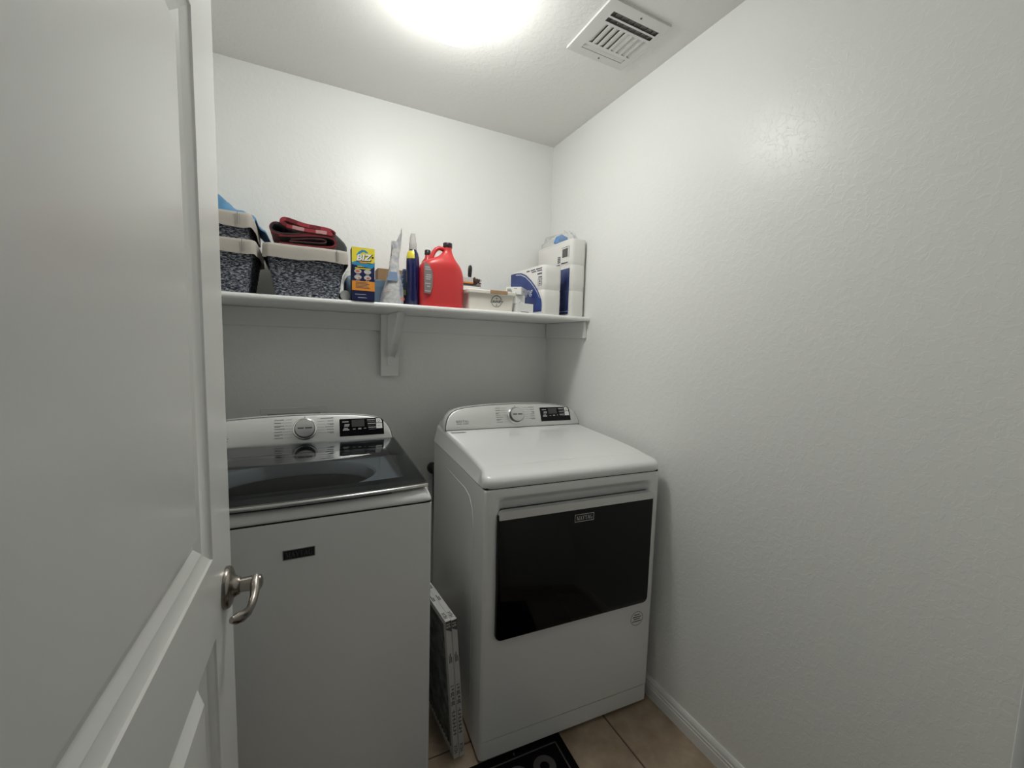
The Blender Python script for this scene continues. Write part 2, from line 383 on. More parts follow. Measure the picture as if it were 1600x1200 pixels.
# ------------------------------------------------------------ ceiling air vent
t = thing('ceiling_vent', 'white square metal air vent register on the ceiling', 'vent', (-.24, -.812, H))
fr = Fr((-.24, -.812, H-.008), (1, 0, 0), (0, -1, 0))        # seen from below: u = +X, v = -Y
slots = [(-.086, .106, .069, .089), (-.086, .106, .044, .062)]
for k in range(8): slots.append((-.077 + k*.0237, -.062 + k*.0237, -.058, .034))
slots.append((-.083, .098, -.094, -.072))
us = sorted({-.119, .119} | {s[0] for s in slots} | {s[1] for s in slots}); vs = sorted({-.124, .124} | {s[2] for s in slots} | {s[3] for s in slots})
bm = B()
def inside(u, v): return any(s[0] < u < s[1] and s[2] < v < s[3] for s in slots)
for u0, u1 in zip(us, us[1:]):
    for v0, v1 in zip(vs, vs[1:]):
        if not inside((u0+u1)/2, (v0+v1)/2): rect(bm, fr, u0, u1, v0, v1, -.0012, .0012)
bmesh.ops.remove_doubles(bm, verts=bm.verts, dist=1e-5)
for q in ((-.1225, -.119, -.1275, .1275), (.119, .1225, -.1275, .1275), (-.119, .119, -.1275, -.124), (-.119, .119, .124, .1275)): rect(bm, fr, *q, -.008, .0078)
obj('face_plate', bm, M['vent'], t, 0, True)
bm = B(); rect(bm, fr, -.112, .112, -.117, .117, -.0078, .0006); obj('duct_opening', bm, M['duct'], t, 0, True)  # flat dark sheet, no hole: the duct's shade is put into its colour
def slat(s, tilt, along):
    bm = B(); cu, cv = (s[0]+s[1])/2, (s[2]+s[3])/2
    L, W = ((s[1]-s[0])/2, (s[3]-s[2])/2) if along == 'u' else ((s[3]-s[2])/2, (s[1]-s[0])/2)
    pr = []
    for e in (-1, 1):
        ring = []
        for k in range(5):
            q = -1 + k*.5; h = -.0066 + .0052*(q*tilt*.5+.5) + .0012*(1-q*q)
            ring.append((q*W*.92, h))
        ring += [(x, h-.0007) for x, h in ring[::-1]]
        pr.append([fr.p(cu + e*L, cv + x, h) if along == 'u' else fr.p(cu + x, cv + e*L, h) for x, h in ring])
    loft(bm, pr); obj('slat', bm, M['vent'], t, 40, True)
for k in range(8): slat(slots[2+k], 1 if k > 3 else -1, 'v')
slat(slots[10], -1, 'u')
for s in slots[:2]:
    bm = B(); rect(bm, fr, s[0], s[1], s[3]-.004, s[3]+.001, -.0072, .005)
    for k in range(7): rect(bm, fr, s[0]+.018+k*.026, s[0]+.0205+k*.026, s[2], s[3], -.0072, .004)
    obj('grille_bars', bm, M['screw'], t, 0, True)
for u, v in ((.009, .108), (.006, -.110)):
    bm = B(); poly(bm, fr, ell(u, v, .0035, .0035, 12), 0, .0012); obj('screw', bm, M['screw'], t, 0, True)

# ------------------------------------------------------------ shelf
ZS = 1.5235; SD = .402
t = thing('wall_shelf', 'long white painted wall shelf above the washer and dryer', 'shelf', (-.815, 0, 1.42))
bm = B(); loft(bm, [[(x, y, z) for y, z in [(-.002, ZS-.020), (-SD+.007, ZS-.020), (-SD+.002, ZS-.018), (-SD, ZS-.013), (-SD, ZS-.007), (-SD+.002, ZS-.002), (-SD+.007, ZS), (-.002, ZS)]] for x in (XL+.001, -.001)])
obj('shelf_board', bm, M['trim'], t, 50, True)
bm = B(); box(bm, XL+.0192, -.0192, -.019, -.0005, 1.427, ZS-.0205, .0015, 1); obj('back_cleat', bm, M['trim'], t, 40, True)
for x0, x1 in ((-.019, -.0005), (XL+.0005, XL+.019)):
    bm = B(); box(bm, x0, x1, -.378, -.0195, 1.424, ZS-.0205, .0015, 1); obj('side_cleat', bm, M['trim'], t, 40, True)
bm = B(); box(bm, -.900, -.819, -.034, -.0195, 1.217, ZS-.0205, .002, 1); obj('bracket_board', bm, M['trim'], t, 40, True)
bx = -.856
def strap(pts, wd, n0=None):
    bm = B(); tube(bm, pts, [(.0022, wd)]*len(pts), 8, n0); return bm
br = B()
box(br, bx-.016, bx+.016, -.0365, -.0345, 1.268, ZS-.022, .0008, 1); box(br, bx-.016, bx+.016, -.300, -.0345, ZS-.0235, ZS-.0210, .0008, 1)
brace = obj('metal_bracket', br, M['trim'], t, 40, True)
bm = B(); pts = []
for k in range(13):
    s = k/12; y = -.040 - .235*s; z = 1.305 + .190*s - .020*math.sin(PI*s); pts.append((bx, y, z))
rings = []
for k, p in enumerate(pts):
    d = Vector(pts[min(k+1, 12)]) - Vector(pts[max(k-1, 0)]); nn = Vector((0, -d.z, d.y)).normalized(); ring = []
    for i in range(9):
        q = -1 + i*.25; ring.append(Vector(p) + Vector((q*.017, 0, 0)) - nn*.010*(1-q*q))
    ring += [v + nn*.0018 for v in ring[::-1]]
    rings.append(ring)
loft(bm, rings); obj('diagonal_brace', bm, M['trim'], brace, 60, True)
bm = B(); lathe(bm, [(.004, 0), (.004, .002), (.001, .003)], (bx, -.0365, 1.285), 10, Matrix.Rotation(PI/2, 3, 'X')); obj('screw', bm, M['trim'], brace, 40, True)

# ------------------------------------------------------------ the door (white, two panels), opened into the room
AL = math.radians(2.3)
door = bpy.data.objects.new('door_1', None); C.objects.link(door)
DW0 = -.758
al = Vector((math.sin(AL), math.cos(AL), 0)); P0 = Vector((-1.346, -1.208, 0))
door.location = P0 + al*DW0; door.rotation_euler = (0, 0, -AL)
tag(door, 'white two-panel interior door standing open at left with a nickel lever', 'door', None, 'structure')
# door local: x = out of the face (towards the camera), y = from hinge to free edge, z up
DL = .052 - DW0
pan = [(.115, DL-.131, .245, .895), (.115, DL-.131, 1.027, 1.835)]
bm = B()
for sgn, x0 in ((1, 0.), (-1, -.035)):
    ysb = [.0, .115, DL-.131, DL]; zsb = [.008, .245, .895, 1.027, 1.835, 2.038]
    for i in range(3):
        for j in range(5):
            if i == 1 and j in (1, 3): continue
            v = [bm.verts.new((x0, y, z)) for y, z in ((ysb[i], zsb[j]), (ysb[i+1], zsb[j]), (ysb[i+1], zsb[j+1]), (ysb[i], zsb[j+1]))]; bm.faces.new(v)
for q in (((0, 0, .008), (0, DL, .008), (-.035, DL, .008), (-.035, 0, .008)), ((0, 0, 2.038), (0, DL, 2.038), (-.035, DL, 2.038), (-.035, 0, 2.038)),
          ((0, 0, .008), (0, 0, 2.038), (-.035, 0, 2.038), (-.035, 0, .008)), ((0, DL, .008), (0, DL, 2.038), (-.035, DL, 2.038), (-.035, DL, .008))):
    bm.faces.new([bm.verts.new(p) for p in q])
bmesh.ops.remove_doubles(bm, verts=bm.verts, dist=1e-5)
obj('stiles_and_rails', bm, M['door'], door, 30)
for y0, y1, z0, z1 in pan:
    for sgn, x0, nm in ((1, 0., 'door_panel'), (-1, -.035, 'door_panel')):
        bm = B(); prof = [(0, 0), (.002, -.003), (.016, -.0108), (.018, -.0113), (.020, -.0098), (.035, -.0166), (.045, -.0168), (.062, -.0045), (.066, -.004)]
        rr = [[(x0+sgn*h, y, z) for y, z in ((y0+e, z0+e), (y1-e, z0+e), (y1-e, z1-e), (y0+e, z1-e))] for e, h in prof]
        loft(bm, rr, cap0=False, cap1=True); obj(nm, bm, M['door'], door, 20)
hy = -DW0; hz = .937
lev = None
bm = B(); RX = Matrix.Rotation(PI/2, 3, 'Y')
lathe(bm, [(.036, .0), (.036, .004), (.034, .008), (.029, .0105), (.020, .013), (.0165, .018), (.0150, .022), (.0, .022)], (0, hy, hz), 40, RX)
handle = obj('door_handle', bm, M['nickel'], door, 40, False, 'satin nickel lever handle with round rosette')
bm = B(); lathe(bm, [(.0120, .0215), (.0125, .026), (.0130, .040), (.0140, .048), (.0125, .054), (.006, .057), (.0, .0575)], (0, hy, hz), 28, RX)
obj('spindle', bm, M['nickel'], handle, 50)
bm = B()
lp = [(.046, .002, .004), (.0465, -.010, .002), (.0470, -.022, -.003), (.0468, -.036, -.0095), (.0455, -.050, -.0140), (.0425, -.065, -.0155), (.0375, -.079, -.0130), (.0310, -.091, -.0085), (.0250, -.100, -.0045)]
tube(bm, [(p[0], hy+p[1], hz+p[2]) for p in lp], [(.0125, .009), (.0115, .0085), (.0085, .0075), (.0075, .0065), (.0078, .0062), (.0088, .0062), (.0098, .0064), (.0095, .0062), (.005, .004)], 14, (0, 0, 1))
obj('lever', bm, M['nickel'], handle, 60)
bm = B(); box(bm, -.0175-.010, -.0175+.010, DL, DL+.0012, hz-.028, hz+.028, 0); obj('latch_plate', bm, M['nickel'], door, 0)

# ------------------------------------------------------------ appliances
def console_outline(Wd, z0, zt, k=1.):
    """outline of the control panel seen from the front, (x, z), from lower left over the top to lower right"""
    half = [(.010, 0), (.012, .020), (.018, .040), (.028, .058), (.044, .073), (.066, .083), (.10, .090), (.15, .0955), (.22, .0995), (.29, .1015)]
    sc = (zt-z0)/.1025
    P = [(x, z0 + z*sc) for x, z in half] + [(Wd/2, zt)] + [(Wd-x, z0 + z*sc) for x, z in half[::-1]]
    return P
def knob(par, fr, u, v, r):
    bm = B(); m3 = fr.m().to_3x3()
    lathe(bm, [(r*1.18, 0), (r*1.18, .003), (r*1.12, .006), (r*1.03, .007)], fr.p(u, v), 40, m3); k = obj('control_knob', bm, M['chrome'], par, 40)
    bm = B(); lathe(bm, [(r*1.0, .0065), (r*.98, .020), (r*.95, .0225)], fr.p(u, v), 40, m3); obj('knob_rim', bm, M['dgrey'], k, 40)
    bm = B(); lathe(bm, [(r*.93, .0220), (r*.91, .0240), (r*.5, .0250), (0.001, .0252)], fr.p(u, v), 40, m3)
    obj('knob_face', bm, M['chromed'], k, 40)
    bm = B(); rect(bm, fr, u-r*.68, u-r*.1, v-r*.08, v+r*.08, .0248, .0008); rect(bm, fr, u+r*.02, u+r*.68, v-r*.08, v+r*.08, .0248, .0008)
    rect(bm, fr, u-.001, u+.001, v+r*1.2, v+r*1.38, .0002, .0006)
    obj('knob_print', bm, M['print'], k, 0)
def display(par, fr, u0, u1, v0, v1):
    Wd, Hh = u1-u0, v1-v0
    bm = B(); R = Hh*.28
    poly(bm, fr, [(u0, v0), (u1, v0)] + [(u1-R+R*math.cos(q*PI/10), v1-R+R*math.sin(q*PI/10)) for q in range(6)] + [(u0+.002, v1), (u0, v1-.002)], .0002, .0010)
    d = obj('touch_display', bm, M['blackglass'], par, 0, False, 'black touch display')
    U = lambda f_: u0 + Wd*f_; V = lambda f_: v0 + Hh*f_
    bm = B(); rect(bm, fr, U(.27), U(.555), V(.52), V(.93), .0012, .0004); obj('screen', bm, M['display'], d, 0)
    bm = B()
    for f0, f1, g0, g1 in ((.06,.20,.80,.86),(.11,.22,.62,.70),(.10,.21,.55,.60),(.09,.18,.42,.48),(.07,.21,.33,.40),(.29,.35,.37,.41),(.41,.48,.36,.44),(.54,.59,.39,.43),(.62,.80,.86,.91),(.62,.80,.77,.785),(.63,.81,.64,.69),(.63,.81,.55,.56),(.64,.82,.42,.47),(.65,.82,.33,.34)):
        rect(bm, fr, U(f0), U(f1), V(g0), V(g1), .0012, .0003)
    obj('display_lettering', bm, M['greyprint'], d, 0)
    for g0, g1, nm in ((.70, .96, 'power_button'), (.36, .66, 'start_button')):
        bm = B()
        if g0 > .5: poly(bm, fr, [(U(.825), V(g0)), (U(.965), V(g0)), (U(.962), V(g0+.1)), (U(.935), V(g1-.04)), (U(.905), V(g1)), (U(.825), V(g1))], .0012, .0006)
        else: rect(bm, fr, U(.825), U(.965), V(g0), V(g1), .0012, .0006)
        bt = obj(nm, bm, M['white'], d, 0)
        bm = B()
        if g0 > .5: annulus(bm, fr, U(.89), V(.81), Hh*.05, Hh*.07, .0018, .0003, 16, PI*.65, PI*2.35)
        else: poly(bm, fr, [(U(.868), V(.47)), (U(.888), V(.51)), (U(.868), V(.55))], .0018, .0003); rect(bm, fr, U(.90), U(.905), V(.47), V(.55), .0018, .0003); rect(bm, fr, U(.912), U(.917), V(.47), V(.55), .0018, .0003)
        obj('button_mark', bm, M['print'], d, 0)
def dial_marks(par, fr, uk, vk, rows, side_gap=.03, wd=(.05, .06)):
    bm = B()
    for k, v in enumerate(rows):
        l0 = rnd.uniform(.022, .042)
        for s in (-1, 1):
            if s == 1 and k == len(rows)-1: continue
            l = l0*rnd.uniform(.7, 1.15); e = uk + s*(side_gap+.052); q = e - s*l; o = .0035*(k-2.5)*0
            rect(bm, fr, min(e, q)+o, max(e, q)+o, v-.0010, v+.0010, .0002, .0003)
            if (k % 3) == 2: rect(bm, fr, min(e, e-s*l*.6), max(e, e-s*l*.6), v-.0046, v-.0028, .0002, .0003)
            i0, i1 = sorted((q - s*.003, uk + s*(side_gap-.003)))
            if i1-i0 > .004: rect(bm, fr, i0, i1, v-.0003, v+.0003, .0002, .0003)
    obj('dial_lettering', bm, M['dialprint'], par, 0)
def console(root, Wd, yb, z0, zt, yt, yr, ku, disp, logo):
    """control console: white housing, dark edge, silver face tilted back"""
    out = console_outline(Wd, z0, zt); sl = (yt-yb)/(zt-z0)
    def ring(off, inset, hs):
        c0 = Wd/2; R = []
        for x, z in out: R.append((c0 + (x-c0)*(1-inset), yb + (z-z0)*sl + off, z0 + (z-z0)*hs))
        return R
    bm = B(); loft(bm, [ring(.004, .004, 1.0), ring(.03, .002, .995), ring(.07, .012, .94), ring(yr-yb-.05, .02, .52), ring(yr-yb, .03, .30)])
    hb = obj('console_housing', bm, M['enamel'], root, 40)
    bm = B(); loft(bm, [ring(.0041, .0045, .997), ring(-.0005, .0045, .997)]); obj('console_edge', bm, M['dgrey'], hb, 0)
    fp = B(); o2 = []
    c0 = Wd/2
    for x, z in out: o2.append((c0 + (x-c0)*.985, z0 + .004 + (z-z0)*.945))
    def r2_(off, k):
        zc = z0 + (zt-z0)*.5
        return [(c0 + (x-c0)*k, yb + (zc + (z-zc)*(1-(1-k)*3) - z0)*sl + off, zc + (z-zc)*(1-(1-k)*3)) for x, z in o2]
    loft(fp, [r2_(.0005, 1), r2_(-.0035, 1), r2_(-.0050, .995), r2_(-.0055, .985)])
    face = obj('control_panel', fp, M['silver'], root, 40, False, 'brushed silver control panel')
    nrm = Vector((0, -1, sl)).normalized()
    fr = Fr(Vector((0, yb, z0)) + nrm*.0056, (1, 0, 0), (0, sl, 1))
    knob(face, fr, ku, .056, .0340)
    vs_ = [.093, .082, .071, .060, .050, .040, .028]
    dial_marks(face, fr, ku, .05, vs_, .044)
    display(face, fr, *disp)
    bm = B(); maytag(bm, fr, logo, logo+.057, .033, .0435); rect(bm, fr, logo+.002, logo+.026, .0265, .0285, .0003, .0003); rect(bm, fr, logo+.030, logo+.056, .0265, .0285, .0003, .0003)
    obj('logo', bm, M['print'], face, 0)
def body_shell(Wd, D, z0, z1, r=.012, lid=True):
    """painted sheet steel shell: rounded vertical front edges, flat front left out"""
    bm = B(); P = []
    for k in range(6): t = k*PI/10; P.append((r - r*math.cos(t), r - r*math.sin(t)))
    prof = [(0, D)] + P + [(Wd-x, y) for x, y in P[::-1]] + [(Wd, D)]
    loft(bm, [[(x, y, z) for x, y in prof] for z in (z0, z1)], True, lid, True); return bm

# ---- dryer
DWD = .686; DYAW = -.05479
dry = thing('dryer', 'white front-loading dryer with black glass door and silver console', 'dryer', (-.7275, -.9015, 0), DYAW)
# cabinet with recessed handle scoop above the door
SX0, SX1, SZ0, SZ1 = .058, .634, .82, .899
def fy(x, z):
    r = .012; y = 0.
    e = min(x, DWD-x)
    if e < r: y += r - math.sqrt(max(0, r*r - (r-e)**2))
    if z > .93-.006: y += .004*smooth(.924, .930, z)
    kx = smooth(SX0-.022, SX0+.016, x)*smooth(SX1+.022, SX1-.016, x)
    kz = smooth(SZ1+.007, SZ1-.020, z)
    return y + .027*kx*kz*(1 if z > .70 else smooth(.62, .70, z))
xg = [0, .001, .003, .006, .009, .012, .03] + [.036+.004*k for k in range(12)] + [.09+.0508*k for k in range(11)] + [.602+.004*k for k in range(13)] + [.66, .674, .677, .680, .683, .685, .686]
xg = sorted(set(round(v, 4) for v in xg)); zg = [.084, .2, .3, .42, .5, .62, .66, .70] + [.80+.0045*k for k in range(29)] + [.9275, .929, .930]
zg = sorted(set(round(v, 4) for v in zg))
bm = B(); V = grid(bm, [[(x, fy(x, z), z) for x in xg] for z in zg])
bk = [[(0, .712, z) for z in zg], [(DWD, .712, z) for z in zg]]
L = [bm.verts.new(p) for p in bk[0]]; Rr = [bm.verts.new(p) for p in bk[1]]
for i in range(len(zg)-1):
    bm.faces.new((L[i], V[i][0], V[i+1][0], L[i+1])); bm.faces.new((V[i][-1], Rr[i], Rr[i+1], V[i+1][-1])); bm.faces.new((Rr[i], L[i], L[i+1], Rr[i+1]))
cab = obj('cabinet', bm, M['enamel'], dry, 30)
bm = B()   # stamped outline on the left side panel
def emboss(pts, r=.0035):
    tube(bm, [(-.0004, y, z) for y, z in pts], [(r, .0016)]*len(pts), 8, (0, 1, 0))
for yy, zz_ in ((.11, .871), (.233, .785)):
    emboss([(.60, zz_), (yy+.10, zz_), (yy+.045, zz_-.012), (yy+.015, zz_-.045), (yy, zz_-.11), (yy, .30), (yy, .16)])
obj('side_stamping', bm, M['enamel'], cab, 60)
bm = body_shell(DWD, .70, .018, .0815, .014)
bmesh.ops.translate(bm, verts=[v for v in bm.verts], vec=(0, 0, 0))
obj('kick_panel', bm, M['enamel'], dry, 30)
bm = B(); box(bm, .006, DWD-.006, .008, .70, .0805, .0855); obj('seam', bm, M['gap'], cab, 0)
for x in (.05, DWD-.05):
    for y in (.05, .65):
        bm = B(); lathe(bm, [(.016, 0), (.018, .006), (.009, .008), (.009, .02)], (x, y, 0), 16); obj('foot', bm, M['black'], dry, 40)
# top lid
ypf = [(.002, .9335), (-.003, .938), (-.005, .946), (-.004, .955), (.0, .963), (.008, .969), (.02, .974), (.05, .979), (.066, .9815), (.074, .9825), (.079, .983), (.084, .9835), (.088, .984), (.092, .9845), (.098, .9852), (.106, .9863), (.12, .988), (.158, .991), (.22, .995), (.287, .998), (.36, 1.001), (.435, 1.0035), (.50, 1.0055), (.557, 1.0075), (.64, 1.0075), (.712, 1.004)]
ypf = [(y, z) for y, z in ypf]
bm = B(); cols = [-.002, -.0018, -.001, .0005, .003, .006, .009, .014, .022, .032, .06, .10, .25, .343, .45, .58, .626, .654, .664, .672, .677, .680, .683, .6855, .687, .6878, .688]
P = []
for y, z in ypf:
    row = []
    for x in cols:
        e = min(x+.002, .688-x); q = min(1., e/.011)
        drop = (z-.9335)*(1 - math.sqrt(max(0, 1-(1-q)**2)))*.30
        zz2 = z - drop - (.0016*math.exp(-((y-.088 + .010*((x-.343)/.27)**2)/.005)**2)*smooth(.06, .10, x)*smooth(.63, .59, x))
        p_ = max(0, 1-e/.034); yy2 = y + .026*(1-math.sqrt(1-p_*p_))*(1-smooth(.0, .10, y))
        row.append((.343 + (x-.343)*(1-.034*smooth(.0, .07, y)*smooth(.9335, .965, z)), yy2, zz2))
    P.append(row)
V = grid(bm, P)
for side in (0, -1):                      # skirts down to the cabinet
    lo = [bm.verts.new((cols[side], max(.003, V[i][side].co.y), .9335)) for i in range(len(ypf))]
    for i in range(len(ypf)-1): bm.faces.new((V[i][side], V[i+1][side], lo[i+1], lo[i]))
top = obj('top_lid', bm, M['enamel'], dry, 40)
bm = B(); box(bm, .006, DWD-.006, .006, .70, .929, .936); obj('lid_gap', bm, M['gap'], top, 0)
bm = B(); frt = Fr((.026, .512, 1.0062), (1, 0, 0), (0, 1, 0)); poly(bm, frt, [(.004, -.003), (.064, -.003), (.056, .012), (-.001, .012)], 0, .0006)
obj('rear_sticker', bm, M['dgrey'], top, 0, False, 'dark sticker at the back of the lid')
console(dry, DWD, .556, 1.006, 1.111, .602, .708, .343, (.470, .628, .022, .089), .060)
# door
bm = B(); ri = lambda i, y: [(x, y, z) for x, z in rrect(.042+i, .652-i, .432+i, .861-i, .020, 5)]
loft(bm, [ri(0, .018), ri(0, -.008), ri(.001, -.011), ri(.003, -.0125)])
dd = obj('dryer_door', bm, M['blackglass'], dry, 30, False, 'glossy black glass dryer door')
bm = B()
pts = [(.0435, .836), (.6505, .836), (.6505, .846)] + [(.6505-.016+.016*math.cos(k*PI/10), .846+.0165*math.sin(k*PI/10)) for k in range(1, 6)] + [(.0435+.016-.016*math.sin(k*PI/10), .846+.0165*math.cos(k*PI/10)) for k in range(0, 6)]
loft(bm, [[(x, y, z) for x, z in pts] for y in (.004, -.0155, -.0170)]); obj('chrome_grip', bm, M['silver'], dd, 30, False, 'brushed chrome strip along the door top')
frd = Fr((.316, -.0125, .791), (1, 0, 0), (0, 0, 1))
def badge(par, fr, Wd, Hh, mfill, mtext):
    bm = B(); rect(bm, fr, 0, Wd, 0, Hh, 0, .0018); b_ = obj('badge', bm, M['chrome'], par, 0, False, 'chrome framed name badge')
    bm = B(); rect(bm, fr, .0016, Wd-.0016, .0016, Hh-.0016, .0017, .0004); obj('badge_field', bm, mfill, b_, 0)
    bm = B(); maytag(bm, fr, Wd*.09, Wd*.91, Hh*.24, Hh*.76, .0020, .0005); obj('badge_lettering', bm, mtext, b_, 0)
badge(dd, frd, .076, .0265, M['black'], M['silver'])
fs = Fr((.6165, -.0003, .367), (1, 0, 0), (0, 0, 1))
bm = B(); poly(bm, fs, ell(0, 0, .029, .029, 36), 0, .0004); stk = obj('round_sticker', bm, M['white'], dry, 0, False, 'small round white sticker')
bm = B(); annulus(bm, fs, 0, 0, .0265, .0280, .0004, .0003)
for v, l in ((.015, .024), (.006, .038), (-.002, .028), (-.011, .040)): rect(bm, fs, -l/2, l/2, v-.0018, v+.0018, .0004, .0003)
obj('sticker_print', bm, M['print'], stk, 0)

# ---- washer
WWD = .692
wsh = thing('washer', 'white top-loading washing machine with smoked glass lid, partly behind the door', 'washer', (-.898-WWD, -.922, 0))
bm = body_shell(WWD, .66, .025, .9285, .012, False); cab = obj('cabinet', bm, M['enamel'], wsh, 30)
for x in (.05, WWD-.05):
    for y in (.05, .61):
        bm = B(); lathe(bm, [(.016, 0), (.018, .006), (.009, .008), (.009, .03)], (x, y, 0), 16); obj('foot', bm, M['black'], wsh, 40)
bm = B(); loft(bm, [[(x, y, z) for x, y in rrect(.004+i, WWD-.004-i, .004+i, .655-i, .01)] for z, i in ((.927, 0), (.933, 0), (.933, .012), (.927, .012), (.927, 0))], False, False); obj('seam', bm, M['gap'], cab, 0)
# white top deck with rounded front lip, open where the lid glass looks into the tub
yp = [(.003, .9315), (.0, .934), (-.0005, .939), (.002, .946), (.007, .953), (.015, .960), (.026, .965), (.045, .967)]
bm = B(); cols = [-.001, .0, .003, .009, .018, .03, .10, .346, .592, .662, .674, .683, .689, .692, .693]
P = []
for y, z in yp:
    row = []
    for x in cols:
        e = min(x+.001, .693-x); q = min(1., e/.03); d = 1 - math.sqrt(max(0, 1-(1-q)**2))
        row.append((x, y + .012*d*(1 if y < .03 else 0), .9315 + (z-.9315)*(1-.75*d)))
    P.append(row)
V = grid(bm, P)
for side in (0, -1):
    prev = None
    for i, (y, z) in enumerate(yp):
        v = V[i][side]; lo = bm.verts.new((v.co.x, max(.004, v.co.y), .9312))
        if prev: bm.faces.new((V[i-1][side], v, lo, prev))
        prev = lo
obj('top_front_lip', bm, M['enamel'], wsh, 50)
bm = B(); box(bm, -.001, .030, .045, .655, .9312, .962, .006, 2); box(bm, .662, .693, .045, .655, .9312, .962, .006, 2); box(bm, .028, .664, .536, .655, .9312, .985, .004, 2)
obj('top_deck', bm, M['enamel'], wsh, 40)
# tub plate with an oval opening, drum below
bm = B(); cx, cy = .346, .285; n = 48
ov = [(cx + .235*math.cos(2*PI*k/n), cy + .172*math.sin(2*PI*k/n)) for k in range(n)]
def sq(k):
    cc, ss = math.cos(2*PI*k/n), math.sin(2*PI*k/n); s = min(.316/max(abs(cc), 1e-6), (.24 if ss < 0 else .25)/max(abs(ss), 1e-6)); return (cx + cc*s, cy + ss*s)
loft(bm, [[(*sq(k), .960) for k in range(n)], [(x, y, .957) for x, y in ov], [(cx+(x-cx)*.97, cy+(y-cy)*.97, .950) for x, y in ov], [(cx+(x-cx)*.96, cy+(y-cy)*.96, .915) for x, y in ov]], False, False)
tb = obj('tub_ring', bm, M['tub'], wsh, 40)
bm = B(); loft(bm, [[(cx+(x-cx)*k, cy+(y-cy)*k, z) for x, y in ov] for k, z in ((.965, .9125), (1.0, .900), (1.04, .78), (1.03, .63), (.6, .60), (.1, .605))], False, True)
obj('drum', bm, M['drum'], wsh, 40)
# lid: bowed front edge, charcoal frame, smoked glass, chrome grip
def bow(x): q = (x-.346)/.34; return .017 - .020*(1-q*q)
def lz(y): return .978 + .030*(y/.53)**.75
LX0, LX1 = .008, .684
xl = [LX0 + (LX1-LX0)*k/20 for k in range(21)]
def yfrac(x, f_): return bow(x)+.004 + (.530-bow(x)-.004)*f_
def lid_sheet(f0, f1, x0, x1, h0, h1, nf=8, nx=16):
    bm = B(); A = []
    for h in (h0, h1):
        A.append([[(x, yfrac(x, f), lz(max(0, yfrac(x, f)))+h) for x in [x0+(x1-x0)*i/nx for i in range(nx+1)]] for f in [f0+(f1-f0)*j/nf for j in range(nf+1)]])
    a_ = grid(bm, A[0]); b_ = grid(bm, A[1]); N, Q = len(a_), len(a_[0])
    for i in range(N-1):
        for j in (0, Q-1): bm.faces.new((a_[i][j], a_[i+1][j], b_[i+1][j], b_[i][j]))
    for j in range(Q-1):
        for i in (0, N-1): bm.faces.new((a_[i][j], a_[i][j+1], b_[i][j+1], b_[i][j]))
    return bm
lid = obj('lid_glass', lid_sheet(0, 1, LX0, LX1, -.004, 0), M['lidglass'], wsh, 40, False, 'smoked glass lid')
for f0, f1, x0, x1 in ((0, .155, LX0+.001, LX1-.001), (.80, 1, LX0+.001, LX1-.001), (.155, .80, LX0+.001, .058), (.155, .80, .634, LX1-.001)):
    obj('lid_frame', lid_sheet(f0, f1, x0, x1, -.0085, -.0042), M['lidframe'], lid, 40)
bm = B()
loft(bm, [[(x, bow(x)+dy, .978+dz) for dy, dz in ((.012, .0012), (.003, .0012), (-.002, -.001), (-.0035, -.005), (-.001, -.0085), (.006, -.0095), (.012, -.0085))] for x in xl])
obj('chrome_grip', bm, M['grip'], lid, 50, False, 'chrome strip along the lid front')
bm = B(); loft(bm, [[(x, bow(x)+.010+y, z) for y, z in ((0, .9625), (0, .969), (.03, .969), (.03, .9625))] for x in xl[3:18]]); obj('finger_slot', bm, M['gap'], lid, 0)
for y in (.075,):
    pass
console(wsh, WWD, .538, .999, 1.102, .576, .66, .373, (.489, .648, .020, .086), .085)
fw = Fr((.319, -.0002, .8325), (1, 0, 0), (0, 0, 1)); badge(wsh, fw, .0725, .0255, M['black'], M['dgrey'])

# ------------------------------------------------------------ wall fittings behind the machines
t = thing('washer_outlet_box', 'white plastic washer supply box frame on wall behind the washer', 'outlet box', (-1.256, 0, .85))
bm = B()
for q in ((-1.382, -1.130, 1.055, 1.082), (-1.382, -1.130, .850, .872), (-1.382, -1.358, .872, 1.055), (-1.154, -1.130, .872, 1.055)): box(bm, q[0], q[1], -.006, -.0003, q[2], q[3], .002, 1)
obj('frame', bm, M['trim'], t, 30, True)
bm = B(); box(bm, -1.358, -1.154, -.002, -.0005, .872, 1.055); obj('back_plate', bm, M['greycap'], t, 0, True)
t = thing('wall_outlet', 'white outlet plate on the back wall between washer and dryer', 'outlet', (-.645, 0, .75))
bm = B(); box(bm, -.703, -.590, -.007, -.0003, .690, .812, .003, 2); obj('plate', bm, M['trim'], t, 30, True)
t = thing('dryer_plug', 'black dryer plug and cord in the outlet beside the dryer', 'plug', (-.652, -.008, .75))
bm = B(); lathe(bm, [(.0, .001), (.026, .001), (.028, .008), (.028, .030), (.022, .045), (.012, .052), (.0, .053)], (-.648, -.0075, .755), 24, Matrix.Rotation(PI/2, 3, 'X')); obj('plug_head', bm, M['black'], t, 40, True)
bm = B(); tube(bm, [(-.648, -.052, .760), (-.649, -.066, .745), (-.650, -.072, .70), (-.650, -.074, .6), (-.645, -.074, .4), (-.62, -.074, .25), (-.58, -.075, .2)], .011, 10); obj('cord', bm, M['black'], t, 60, True)

